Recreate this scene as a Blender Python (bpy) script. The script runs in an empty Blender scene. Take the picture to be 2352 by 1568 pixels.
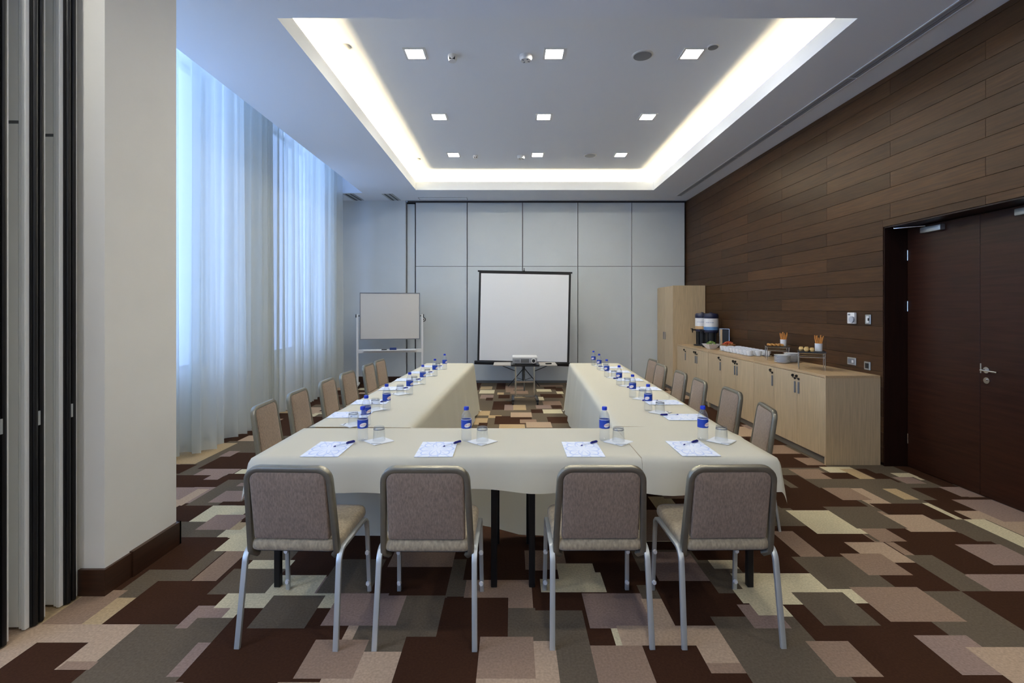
import bpy, bmesh, math, random
from math import sin, cos, pi, radians, sqrt
from mathutils import Vector, Matrix, noise as mnoise

# ------------------------------------------------------------------ camera, light, exposure
sc = bpy.context.scene
COL = sc.collection
sc.view_settings.view_transform = 'Standard'
sc.view_settings.look = 'None'
sc.view_settings.exposure = 0.58
sc.view_settings.gamma = 1.0
sc.view_settings.use_curve_mapping = False
sc.cycles.use_denoising = True
sc.cycles.max_bounces = 12
sc.cycles.diffuse_bounces = 6
sc.cycles.transparent_max_bounces = 24
sc.cycles.sample_clamp_indirect = 6.0
sc.cycles.caustics_reflective = False
sc.cycles.caustics_refractive = False

cam_data = bpy.data.cameras.new('camera')
cam_data.lens = 17.0
cam_data.sensor_width = 36.0
cam_data.shift_y = -74.0 / 2352.0
cam_data.clip_start = 0.02
cam = bpy.data.objects.new('camera', cam_data)
cam.location = (0.0, 0.0, 1.55)
cam.rotation_euler = (radians(90), 0, 0)
COL.objects.link(cam)
sc.camera = cam

world = bpy.data.worlds.new('sky')
sc.world = world
world.use_nodes = True
bgn = world.node_tree.nodes['Background']
bgn.inputs[0].default_value = (0.37, 0.555, 1.0, 1)
bgn.inputs[1].default_value = 1.5

def area_light(name, loc, rot, sx, sy, power, color):
    d = bpy.data.lights.new(name, 'AREA')
    d.shape = 'RECTANGLE'
    d.size, d.size_y = sx, sy
    d.energy = power
    d.color = color
    o = bpy.data.objects.new(name, d)
    o.location, o.rotation_euler = loc, rot
    COL.objects.link(o)
    return o
DAY = (0.37, 0.555, 1.0)
DAY_L = 2.85          # daylight radiance at the window openings
WINDOWS = [(3.45, 5.95, 0.85, 4.38), (7.42, 8.9, 0.85, 4.38), (-3.0, 1.2, 0.85, 3.4)]
for wy0, wy1, wz0, wz1 in WINDOWS:
    a_ = (wy1 - wy0) * (wz1 - wz0)
    area_light('window_daylight', (-4.25, (wy0 + wy1) / 2, (wz0 + wz1) / 2), (0, radians(-90), 0), wz1 - wz0, wy1 - wy0, DAY_L * a_ * pi, DAY)

DOWNLIGHT_E = 108.0
COVE_E = 125.0
WARM = (1.0, 0.79, 0.47)
NEUTRAL = (1.0, 0.96, 0.86)

# ------------------------------------------------------------------ helpers
def lin(c):
    return tuple((v / 255 / 12.92) if v / 255 <= 0.04045 else ((v / 255 + 0.055) / 1.055) ** 2.4 for v in c) + (1.0,)

MATS = {}
def mat(name, rgb, rough=0.5, metal=0.0, spec=0.5, nscale=None, namt=0.15, stretch=(1, 1, 1), bump=0.0, coord='Object', rnd=0.0, sheen=0.0):
    if name in MATS: return MATS[name]
    m = bpy.data.materials.new(name); m.use_nodes = True
    nt = m.node_tree; b = nt.nodes['Principled BSDF']
    b.inputs['Base Color'].default_value = lin(rgb)
    b.inputs['Roughness'].default_value = rough
    b.inputs['Metallic'].default_value = metal
    b.inputs['Specular IOR Level'].default_value = spec
    if sheen: b.inputs['Sheen Weight'].default_value = sheen
    if nscale:
        tc = nt.nodes.new('ShaderNodeTexCoord'); mp = nt.nodes.new('ShaderNodeMapping')
        mp.inputs['Scale'].default_value = stretch
        nz = nt.nodes.new('ShaderNodeTexNoise'); nz.inputs['Scale'].default_value = nscale
        nz.inputs['Detail'].default_value = 6
        nt.links.new(tc.outputs[coord], mp.inputs[0]); nt.links.new(mp.outputs[0], nz.inputs[0])
        mr = nt.nodes.new('ShaderNodeMapRange')
        mr.inputs[1].default_value = 0.3; mr.inputs[2].default_value = 0.7
        mr.inputs[3].default_value = 1 - namt; mr.inputs[4].default_value = 1 + namt
        nt.links.new(nz.outputs[0], mr.inputs[0])
        val = mr.outputs[0]
        if rnd:
            oi = nt.nodes.new('ShaderNodeObjectInfo')
            m2 = nt.nodes.new('ShaderNodeMapRange'); m2.inputs[3].default_value = 1 - rnd; m2.inputs[4].default_value = 1 + rnd
            nt.links.new(oi.outputs['Random'], m2.inputs[0])
            mu = nt.nodes.new('ShaderNodeMath'); mu.operation = 'MULTIPLY'
            nt.links.new(val, mu.inputs[0]); nt.links.new(m2.outputs[0], mu.inputs[1]); val = mu.outputs[0]
            off = nt.nodes.new('ShaderNodeVectorMath'); off.operation = 'SCALE'
            off.inputs[0].default_value = (13.0, 7.0, 5.0)
            nt.links.new(oi.outputs['Random'], off.inputs['Scale']); nt.links.new(off.outputs[0], mp.inputs['Location'])
        mx = nt.nodes.new('ShaderNodeVectorMath'); mx.operation = 'SCALE'
        mx.inputs[0].default_value = lin(rgb)[:3]
        nt.links.new(val, mx.inputs['Scale']); nt.links.new(mx.outputs[0], b.inputs['Base Color'])
        if bump:
            bp = nt.nodes.new('ShaderNodeBump'); bp.inputs['Strength'].default_value = bump; bp.inputs['Distance'].default_value = 0.002
            nt.links.new(nz.outputs[0], bp.inputs['Height']); nt.links.new(bp.outputs[0], b.inputs['Normal'])
    MATS[name] = m
    return m

def emit(name, color, strength):
    if name in MATS: return MATS[name]
    m = bpy.data.materials.new(name); m.use_nodes = True
    nt = m.node_tree; nt.nodes.clear()
    e = nt.nodes.new('ShaderNodeEmission'); o = nt.nodes.new('ShaderNodeOutputMaterial')
    e.inputs[0].default_value = tuple(color) + (1,); e.inputs[1].default_value = strength
    nt.links.new(e.outputs[0], o.inputs[0]); MATS[name] = m
    return m

def clear_mat(name, tint, gloss=0.12, opacity=0.06, rough=0.03):
    """clear plastic or thin glass: see-through, with reflections that grow at grazing angles"""
    if name in MATS: return MATS[name]
    m = bpy.data.materials.new(name); m.use_nodes = True
    nt = m.node_tree; nt.nodes.clear()
    t = nt.nodes.new('ShaderNodeBsdfTransparent'); t.inputs[0].default_value = tuple(tint) + (1,)
    g = nt.nodes.new('ShaderNodeBsdfGlossy'); g.inputs['Roughness'].default_value = rough
    d = nt.nodes.new('ShaderNodeBsdfDiffuse'); d.inputs[0].default_value = (0.8, 0.84, 0.88, 1)
    lw = nt.nodes.new('ShaderNodeLayerWeight'); lw.inputs[0].default_value = 0.16
    mr = nt.nodes.new('ShaderNodeMapRange'); mr.inputs[3].default_value = 0.03; mr.inputs[4].default_value = gloss * 5
    m1 = nt.nodes.new('ShaderNodeMixShader'); m2 = nt.nodes.new('ShaderNodeMixShader'); m2.inputs[0].default_value = opacity
    o = nt.nodes.new('ShaderNodeOutputMaterial')
    nt.links.new(lw.outputs['Facing'], mr.inputs[0]); nt.links.new(mr.outputs[0], m1.inputs[0])
    nt.links.new(t.outputs[0], m1.inputs[1]); nt.links.new(g.outputs[0], m1.inputs[2])
    nt.links.new(m1.outputs[0], m2.inputs[1]); nt.links.new(d.outputs[0], m2.inputs[2])
    nt.links.new(m2.outputs[0], o.inputs[0]); MATS[name] = m
    return m

def fabric_sheer(name, rgb, transp, transl, sheet=True):
    if name in MATS: return MATS[name]
    m = bpy.data.materials.new(name); m.use_nodes = True
    nt = m.node_tree; nt.nodes.clear()
    t = nt.nodes.new('ShaderNodeBsdfTransparent')
    d = nt.nodes.new('ShaderNodeBsdfDiffuse'); d.inputs[0].default_value = lin(rgb)
    s = nt.nodes.new('ShaderNodeBsdfTranslucent'); s.inputs[0].default_value = lin(rgb)
    m1 = nt.nodes.new('ShaderNodeMixShader'); m1.inputs[0].default_value = transl
    m2 = nt.nodes.new('ShaderNodeMixShader'); m2.inputs[0].default_value = 1 - transp
    o = nt.nodes.new('ShaderNodeOutputMaterial')
    nt.links.new(d.outputs[0], m1.inputs[1]); nt.links.new(s.outputs[0], m1.inputs[2])
    nt.links.new(t.outputs[0], m2.inputs[1]); nt.links.new(m1.outputs[0], m2.inputs[2])
    nt.links.new(m2.outputs[0], o.inputs[0]); MATS[name] = m
    return m

class MB:
    """collects shapes for ONE mesh object"""
    def __init__(s): s.bm = bmesh.new()
    def box(s, x0, x1, y0, y1, z0, z1, bev=0.0, seg=1):
        vs = [s.bm.verts.new((x, y, z)) for z in (z0, z1) for y in (y0, y1) for x in (x0, x1)]
        fs = [s.bm.faces.new([vs[i] for i in q]) for q in ((0, 2, 3, 1), (4, 5, 7, 6), (0, 1, 5, 4), (2, 6, 7, 3), (0, 4, 6, 2), (1, 3, 7, 5))]
        if bev:
            es = list({e for f in fs for e in f.edges})
            bmesh.ops.bevel(s.bm, geom=es, offset=bev, segments=seg, affect='EDGES', profile=0.5)
        return s
    def ring(s, pts): return [s.bm.verts.new(p) for p in pts]
    def bridge(s, a, b, closed=True):
        n = len(a)
        for i in range(n if closed else n - 1):
            j = (i + 1) % n
            try: s.bm.faces.new((a[i], a[j], b[j], b[i]))
            except ValueError: pass
    def cap(s, r, flip=False):
        try: s.bm.faces.new(list(reversed(r)) if flip else r)
        except ValueError: pass
    def cyl(s, p0, p1, r0, r1=None, n=12, caps=True):
        r1 = r0 if r1 is None else r1
        p0, p1 = Vector(p0), Vector(p1); d = (p1 - p0).normalized()
        a = d.orthogonal().normalized(); b = d.cross(a)
        R = [s.ring([p + (a * cos(2 * pi * i / n) + b * sin(2 * pi * i / n)) * r for i in range(n)]) for p, r in ((p0, r0), (p1, r1))]
        s.bridge(R[0], R[1])
        if caps: s.cap(R[0], True); s.cap(R[1])
        return s
    def lathe(s, prof, n=24, c=(0, 0, 0), cap0=True, cap1=True):
        R = [s.ring([(c[0] + r * cos(2 * pi * i / n), c[1] + r * sin(2 * pi * i / n), c[2] + z) for i in range(n)]) for r, z in prof]
        for a, b in zip(R, R[1:]): s.bridge(a, b)
        if cap0: s.cap(R[0], True)
        if cap1: s.cap(R[-1])
        return s
    def sweep(s, pts, w, h, normal, rnd=0.35, caps=True):
        """sweep a rounded w x h section along pts; w lies along `normal`, h across it"""
        pts = [Vector(p) for p in pts]; N = Vector(normal).normalized()
        c = min(w, h) * rnd; sec = []
        for sx, sy in ((1, 1), (-1, 1), (-1, -1), (1, -1)):
            for k in range(3):
                a = {(1, 1): 0, (-1, 1): pi / 2, (-1, -1): pi, (1, -1): 1.5 * pi}[(sx, sy)] + k * pi / 4
                sec.append((sx * (w / 2 - c) + c * cos(a), sy * (h / 2 - c) + c * sin(a)))
        rings = []
        for i, p in enumerate(pts):
            t0 = (pts[i] - pts[i - 1]).normalized() if i > 0 else None
            t1 = (pts[i + 1] - pts[i]).normalized() if i < len(pts) - 1 else None
            t = (t0 + t1).normalized() if (t0 and t1) else (t0 or t1)
            n = (N - t * N.dot(t)).normalized(); u = t.cross(n)
            k = 1.0
            if t0 and t1: k = 1 / max(0.5, t.dot(t0))
            rings.append(s.ring([p + n * a + u * (b * k) for a, b in sec]))
        for a, b in zip(rings, rings[1:]): s.bridge(a, b)
        if caps: s.cap(rings[0], True); s.cap(rings[-1])
        return s
    def prism(s, poly, z0, z1):
        a = s.ring([(x, y, z0) for x, y in poly]); b = s.ring([(x, y, z1) for x, y in poly])
        s.bridge(a, b); s.cap(a, True); s.cap(b); return s
    def cushion(s, w, d, h, rad, puff=0.012, n=6, edge=0.4, rad2=None):
        """padded slab lying in xy, 0..h in z, soft edges and a domed top and bottom"""
        def outline(inset):
            P = []
            for sx, sy, a0 in ((1, 1, 0), (-1, 1, pi / 2), (-1, -1, pi), (1, -1, 1.5 * pi)):
                r = max((rad2 if (rad2 and sy < 0) else rad) - inset, 0.004)
                cx, cy = sx * (w / 2 - inset - r), sy * (d / 2 - inset - r)
                for k in range(n + 1):
                    a = a0 + k * pi / 2 / n; P.append((cx + r * cos(a), cy + r * sin(a)))
            return P
        e = h * edge; prof = []
        for k in range(5):
            a = k * pi / 2 / 4; prof.append((e * (1 - sin(a)), e * (1 - cos(a))))
        prof2 = [(i, h - z) for i, z in reversed(prof)]
        rings = []
        m = min(w, d) / 2
        for i, z in [(m * 0.6, -puff), (m * 0.25, -puff * 0.6)] + prof + prof2 + [(m * 0.25, h + puff * 0.6), (m * 0.6, h + puff)]:
            rings.append(s.ring([(x, y, z) for x, y in outline(min(i, m * 0.9))]))
        for a, b in zip(rings, rings[1:]): s.bridge(a, b)
        s.cap(rings[0], True); s.cap(rings[-1]); return s
    def transform(s, M): bmesh.ops.transform(s.bm, matrix=M, verts=s.bm.verts[:]); return s
    def build(s, name, m, parent=None, loc=None, rot=None, kind=None, sharp=0.6):
        bm = s.bm
        bmesh.ops.recalc_face_normals(bm, faces=bm.faces[:])
        for f in bm.faces: f.smooth = True
        for e in bm.edges:
            if len(e.link_faces) == 2 and e.calc_face_angle(0) > sharp: e.smooth = False
        me = bpy.data.meshes.new(name); bm.to_mesh(me); bm.free()
        for mm in (m if isinstance(m, (list, tuple)) else [m]): me.materials.append(mm)
        return link(name, me, parent, loc, rot, kind)

def link(name, data, parent=None, loc=None, rot=None, kind=None):
    o = bpy.data.objects.new(name, data); COL.objects.link(o)
    if parent is not None: o.parent = parent
    if loc is not None: o.location = loc
    if rot is not None: o.rotation_euler = rot
    if kind: o['kind'] = kind
    return o

def tag(o, label, cat, group=None):
    o['label'] = label; o['category'] = cat
    if group: o['group'] = group
    return o

def thing(name, label, cat, loc=(0, 0, 0), rz=0.0, group=None):
    return tag(link(name, None, None, loc, (0, 0, rz)), label, cat, group)

KIDS = {}
def copy_tree(o, parent=None, loc=None, rz=None, label=None):
    c = o.copy(); COL.objects.link(c)
    if parent is not None: c.parent = parent
    if loc is not None: c.location = loc
    if rz is not None: c.rotation_euler = (c.rotation_euler[0], c.rotation_euler[1], rz)
    if label: c['label'] = label
    for ch in list(o.children): copy_tree(ch, c)
    return c

ORD = ['first', 'second', 'third', 'fourth', 'fifth', 'sixth', 'seventh', 'eighth', 'ninth', 'tenth']

def text_bm(string, size):
    """flat lettering as a bmesh in the xy plane, centred"""
    cu = bpy.data.curves.new('lettering', 'FONT'); cu.body = string; cu.size = size
    cu.align_x = 'CENTER'; cu.align_y = 'CENTER'; cu.resolution_u = 2
    o = bpy.data.objects.new('lettering', cu); COL.objects.link(o)
    dg = bpy.context.evaluated_depsgraph_get(); dg.update()
    me = bpy.data.meshes.new_from_object(o.evaluated_get(dg))
    bm = bmesh.new(); bm.from_mesh(me)
    bpy.data.objects.remove(o); bpy.data.curves.remove(cu); bpy.data.meshes.remove(me)
    return bm

# ------------------------------------------------------------------ materials
M_white = mat('wall_paint', (240, 238, 230), 0.6, nscale=3, namt=0.02)
M_ceil = mat('ceiling_paint', (236, 241, 248), 0.7)
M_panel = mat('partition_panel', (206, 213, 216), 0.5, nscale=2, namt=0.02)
M_facing = mat('panel_facing_lightened', (240, 241, 238), 0.5)  # partition panel colour lightened to offset the shade inside the folded stack
M_profile = mat('brightened_profile', (236, 238, 235), 0.45)  # aluminium edging and core recoloured near white to brighten the shaded stack
M_groove = mat('panel_groove', (95, 98, 102), 0.6)
M_track = mat('dark_track', (38, 38, 42), 0.5)
M_alu = mat('aluminium', (190, 192, 188), 0.38, 0.9)
M_chrome = mat('chrome', (215, 215, 215), 0.16, 1.0)
M_steel = mat('chair_metal', (150, 146, 132), 0.38, 0.8, nscale=40, namt=0.05)
M_leg = mat('chair_leg_metal_lit', (196, 200, 198), 0.4, 0.6)  # same metal as the back frame, lightened for the light the legs reflect
M_black = mat('black_rubber', (16, 17, 18), 0.45)
M_blackmetal = mat('black_metal', (18, 18, 20), 0.4, 0.2)
M_wood = mat('walnut_plank', (69, 48, 30), 0.42, spec=0.17, nscale=7, namt=0.24, stretch=(8, 0.55, 9), rnd=0.3, bump=0.05)
M_door = mat('door_walnut', (50, 27, 17), 0.36, spec=0.25, nscale=5, namt=0.32, stretch=(6, 0.5, 8), bump=0.05)
M_jamb = mat('jamb_walnut', (34, 17, 11), 0.4, spec=0.25, nscale=6, namt=0.22, stretch=(8, 8, 0.6))
M_base = mat('baseboard_walnut', (60, 37, 24), 0.38, nscale=6, namt=0.25, stretch=(0.8, 0.8, 9))
M_oak = mat('light_oak', (196, 174, 140), 0.45, nscale=9, namt=0.13, stretch=(10, 10, 0.45), rnd=0.04)
M_oak_top = mat('light_oak_top', (190, 163, 125), 0.4, nscale=9, namt=0.12, stretch=(9, 0.45, 9))
M_plinth = mat('plinth_grey', (118, 114, 106), 0.5)
M_seat = mat('chenille_seat', (164, 148, 120), 0.9, nscale=90, namt=0.26, stretch=(1, 1, 0.45), bump=0.3, sheen=0.25, rnd=0.05)
M_back = mat('chenille_back', (136, 116, 98), 0.9, nscale=110, namt=0.26, stretch=(1.3, 1, 0.5), bump=0.3, sheen=0.2, rnd=0.05)
M_whiteplastic = mat('white_plastic', (228, 228, 226), 0.35)
M_greyplastic = mat('grey_plastic', (120, 124, 130), 0.4)
M_porcelain = mat('porcelain', (236, 238, 240), 0.15)
M_blue = mat('cap_blue', (24, 58, 190), 0.35)
M_navy = mat('pen_navy', (18, 24, 118), 0.3)
M_label = mat('label_blue', (22, 62, 165), 0.4)
M_labelwhite = mat('label_white', (238, 238, 238), 0.45)
M_red = mat('label_red', (205, 60, 48), 0.5)
M_bottle = clear_mat('bottle_plastic', (0.955, 0.97, 0.985), 0.13, 0.05)
M_glass = clear_mat('tumbler_glass', (0.97, 0.98, 0.985), 0.13, 0.02)
M_pane = clear_mat('window_glass', (0.96, 0.98, 1.0), 0.05, 0.01)
M_sheer = fabric_sheer('sheer_voile', (224, 227, 222), 0.22, 0.5)
M_cloth = fabric_sheer('table_linen', (228, 224, 205), 0.0, 0.24)
M_screen = mat('screen_white', (232, 234, 236), 0.7)
M_paper = mat('napkin_paper', (240, 242, 242), 0.8)

def notepad_material():
    m = bpy.data.materials.new('notepad_print'); m.use_nodes = True
    nt = m.node_tree; b = nt.nodes['Principled BSDF']; b.inputs['Roughness'].default_value = 0.7
    tc = nt.nodes.new('ShaderNodeTexCoord'); sp = nt.nodes.new('ShaderNodeSeparateXYZ')
    nt.links.new(tc.outputs['Object'], sp.inputs[0])
    def M(op, a, bb=None):
        n = nt.nodes.new('ShaderNodeMath'); n.operation = op
        for i, v in enumerate((a, bb)):
            if v is None: continue
            if isinstance(v, (int, float)): n.inputs[i].default_value = v
            else: nt.links.new(v, n.inputs[i])
        return n.outputs[0]
    x, y = M('MULTIPLY', sp.outputs[0], 9.5), M('MULTIPLY', sp.outputs[1], 6.7)
    r = M('SQRT', M('ADD', M('MULTIPLY', x, x), M('MULTIPLY', y, y)))
    th = M('ARCTAN2', y, x)
    pet = M('ABSOLUTE', M('COSINE', M('MULTIPLY', th, 2.0)))
    l1 = M('LESS_THAN', M('ABSOLUTE', M('SUBTRACT', r, M('ADD', M('MULTIPLY', pet, 0.62), 0.28))), 0.045)
    l2 = M('LESS_THAN', M('ABSOLUTE', M('SUBTRACT', r, M('ADD', M('MULTIPLY', M('ABSOLUTE', M('SINE', M('MULTIPLY', th, 2.0))), 0.85), 0.12))), 0.04)
    ray = M('MULTIPLY', M('GREATER_THAN', M('COSINE', M('MULTIPLY', th, 14.0)), 0.86), M('GREATER_THAN', r, 0.35))
    f = M('MINIMUM', M('ADD', M('ADD', l1, l2), M('MULTIPLY', ray, 0.55)), 1.0)
    mx = nt.nodes.new('ShaderNodeMix'); mx.data_type = 'RGBA'
    mx.inputs[6].default_value = lin((232, 238, 250)); mx.inputs[7].default_value = lin((194, 208, 240))
    nt.links.new(f, mx.inputs[0]); nt.links.new(mx.outputs[2], b.inputs['Base Color'])
    return m
M_pad = notepad_material()

# ------------------------------------------------------------------ the room
XL, XR, YB, YN, ZC = -3.75, 3.69, 10.25, -4.0, 3.83     # window wall, wood wall backing, far wall, near wall, soffit height

# --- carpet: overlapping rectangles, colours dyed into one carpet
CARPET_RGB = {'D': (61, 38, 25), 'G': (100, 89, 74), 'T': (146, 122, 103), 'U': (146, 124, 112), 'P': (176, 152, 128), 'B': (180, 156, 120), 'C': (206, 194, 160)}
CARPET = '''-1.83 -1.40 1.93 2.38 G
-2.51 -2.02 2.25 2.67 B
-2.32 -2.12 2.38 2.67 T
-2.12 -1.84 2.60 2.98 G
-2.45 -1.83 2.08 2.38 P
-1.96 -1.82 2.08 2.13 T
-2.02 -1.66 2.39 2.76 D
-2.21 -1.97 1.98 2.25 D
-2.38 -1.83 1.91 2.08 D
-1.64 -1.46 2.35 2.53 U
-1.46 -1.25 2.04 2.25 U
-3.32 -2.64 4.49 5.69 G
-3.66 -3.18 4.85 5.61 B
-3.47 -3.29 4.72 4.83 T
-3.39 -3.14 4.56 4.83 D
-3.06 -2.56 4.70 5.23 D
-3.09 -2.97 5.09 5.29 U
-3.13 -3.01 5.35 5.69 G
-2.98 -2.63 4.52 4.70 U
-2.81 -2.68 4.40 4.70 U
-2.62 -2.48 4.56 4.69 C
-3.14 -2.81 4.21 4.52 D
-2.67 -2.39 4.39 4.56 D
-2.58 -2.18 3.82 4.40 G
-2.81 -2.61 3.78 4.17 P
-2.94 -2.71 3.94 4.21 U
-2.44 -2.20 3.88 4.13 U
-2.42 -2.29 4.24 4.32 U
-2.33 -2.08 3.83 3.90 D
-2.63 -2.36 3.53 3.82 D
-2.36 -2.03 3.53 3.82 C
-2.45 -2.01 3.29 3.52 G
-2.23 -1.99 3.40 3.65 U
-2.01 -1.91 3.28 3.40 C
-1.91 -1.62 3.10 3.52 C
-1.98 -1.91 3.52 3.59 D
-2.39 -1.93 2.88 3.29 D
-1.38 -0.95 2.82 3.16 D
-1.83 -1.69 2.76 3.10 T
-1.67 -1.37 2.99 3.47 G
-1.60 -1.34 2.89 2.99 C
-1.73 -1.55 2.53 2.63 D
-1.66 -1.35 2.63 2.89 G
-1.35 -1.08 2.63 2.82 C
-1.07 -0.78 2.64 3.00 G
-1.55 -0.94 2.51 2.64 C
-1.45 -1.40 2.43 2.63 C
-1.58 -1.40 2.25 2.43 G
-1.40 -0.80 2.01 2.51 D
-1.29 -1.01 2.35 2.62 G
-0.75 -0.35 2.11 2.62 G
-0.94 -0.57 2.37 2.64 U
-0.75 -0.42 1.93 2.19 P
-0.92 -0.67 2.03 2.27 T
-0.75 -0.36 2.91 3.12 T
-0.67 -0.37 2.62 2.91 D
-0.36 -0.26 2.61 3.00 G
-0.28 0.12 2.77 3.24 D
0.08 0.33 2.88 3.11 T
0.27 0.49 2.85 2.95 C
-0.26 0.11 2.51 2.77 T
0.16 0.52 2.65 2.85 C
0.08 0.27 2.78 2.87 D
-0.02 0.36 1.93 2.51 G
-0.36 -0.02 2.29 2.60 D
-0.50 -0.15 1.93 2.29 D
0.12 0.37 2.49 2.65 D
-0.15 0.20 1.93 2.26 P
-0.15 0.10 2.03 2.29 T
0.38 0.70 2.35 2.64 U
0.52 0.72 2.23 2.35 P
0.48 0.52 2.23 2.35 C
0.36 0.60 1.93 2.23 T
0.69 0.80 2.23 2.59 P
0.51 1.00 2.23 2.37 P
0.85 1.00 2.06 2.23 P
0.85 1.00 2.06 2.12 T
0.61 0.85 2.06 2.23 D
0.60 1.00 1.93 2.06 D
0.70 0.80 2.59 2.72 G
0.80 1.17 2.37 2.76 D
0.84 1.13 2.76 3.09 U
1.15 1.42 2.99 3.17 D
1.13 1.46 2.64 2.89 G
1.21 1.45 2.89 2.99 C
1.46 1.81 2.84 3.19 D
1.81 1.96 3.02 3.38 T
1.48 1.74 2.65 2.84 C
1.27 1.53 2.54 2.65 C
1.31 1.42 2.44 2.54 C
1.00 1.42 1.93 2.44 G
1.42 1.44 1.93 2.26 G
1.18 1.36 2.35 2.54 U
2.42 3.83 4.20 5.52 G
2.66 3.10 5.19 5.52 T
2.42 3.11 4.73 5.19 D
2.94 3.13 4.81 5.05 T
3.02 3.32 4.59 4.76 C
2.68 2.97 4.42 4.69 T
2.93 3.21 4.42 4.59 D
3.18 3.32 4.30 4.70 B
3.33 3.49 4.33 4.70 D
3.44 3.74 4.57 4.76 G
3.77 3.88 4.58 4.76 C
3.58 3.85 4.47 4.58 C
3.76 3.90 4.22 4.77 D
3.51 3.69 4.30 4.47 U
3.71 3.75 4.39 4.47 C
2.80 3.46 3.35 4.42 G
2.49 2.67 3.79 4.52 D
2.84 3.03 3.80 4.19 P
2.69 2.93 3.93 4.20 T
3.20 3.32 3.94 4.18 B
2.85 3.28 3.57 3.86 D
3.34 3.55 3.73 3.93 D
3.33 3.41 3.57 3.73 D
3.28 3.33 3.57 3.87 C
3.72 3.91 4.00 4.22 U
3.77 3.91 3.83 3.99 D
3.58 4.00 3.53 3.94 U
3.40 3.59 3.53 3.72 P
3.11 3.50 3.01 3.57 G
3.33 3.49 3.01 3.57 C
2.68 2.84 3.53 3.71 T
2.78 3.10 3.31 3.65 P
1.81 2.17 3.46 3.77 G
1.96 2.19 3.03 3.46 D
2.07 2.42 3.22 3.34 D
1.82 1.95 3.03 3.38 T
1.36 1.80 2.85 3.19 D
2.11 2.46 3.34 3.73 C
2.44 2.80 3.42 3.80 G
2.43 2.46 3.23 3.34 G
2.46 2.64 3.23 3.42 T
2.56 3.20 2.83 3.23 D
2.64 3.10 3.19 3.37 D
2.21 2.47 2.96 3.22 P
2.48 2.54 3.04 3.22 T
2.92 3.22 2.93 3.19 U
2.47 2.65 2.66 3.05 G
2.08 2.47 2.22 2.66 G
1.75 2.15 2.68 3.03 G
2.14 2.47 2.68 2.95 D
2.08 2.34 2.82 3.07 T
2.64 3.09 2.66 2.82 U
2.47 2.87 2.26 2.66 D
1.28 1.75 2.68 2.84 C
1.22 1.88 2.55 2.68 C
1.25 1.42 2.45 2.55 C
1.42 2.08 2.26 2.54 D
1.43 2.08 1.90 2.39 D
1.88 2.26 2.40 2.70 T
1.53 1.81 2.37 2.65 G
1.37 1.57 2.04 2.26 T
1.91 2.16 2.05 2.30 U
2.08 2.66 1.86 2.22 P
-0.64 1.11 6.13 10.26 G
-0.31 -0.13 9.36 10.15 D
-0.13 0.23 9.33 9.81 T
-0.62 -0.39 9.36 9.71 B
0.63 0.87 9.36 9.68 D
0.51 1.03 9.68 9.91 T
0.84 0.98 9.16 9.55 D
-0.61 -0.33 8.90 9.30 C
-0.12 0.03 9.04 9.33 T
-0.03 0.30 8.87 9.21 T
-0.27 -0.15 8.79 9.01 B
0.47 0.75 9.10 9.39 C
0.83 0.95 8.87 9.13 C
0.51 0.90 8.46 8.85 D
-0.24 -0.04 8.41 8.77 D
-0.56 -0.33 8.39 8.77 U
-0.45 -0.33 8.22 8.48 D
0.46 0.55 8.24 8.56 C
-0.31 -0.00 7.46 8.15 D
0.51 0.81 7.82 8.17 T
0.63 0.79 7.55 7.82 D
-0.12 0.03 7.42 7.86 U
0.02 0.22 7.44 7.84 B
0.38 0.62 7.55 7.82 U
0.29 0.47 7.23 7.49 D
0.47 0.76 7.20 7.49 C
-0.55 -0.33 7.06 7.38 B
-0.34 -0.15 6.90 7.07 B
-0.24 0.28 6.52 7.02 D
-0.02 0.29 6.95 7.27 P
0.50 0.81 6.58 6.97 D
0.11 0.34 6.58 6.81 T
-0.52 -0.34 6.50 6.89 B
-0.45 -0.33 6.29 6.61 D
-0.17 0.17 6.29 6.52 B
0.19 0.53 6.34 6.65 P'''
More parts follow.
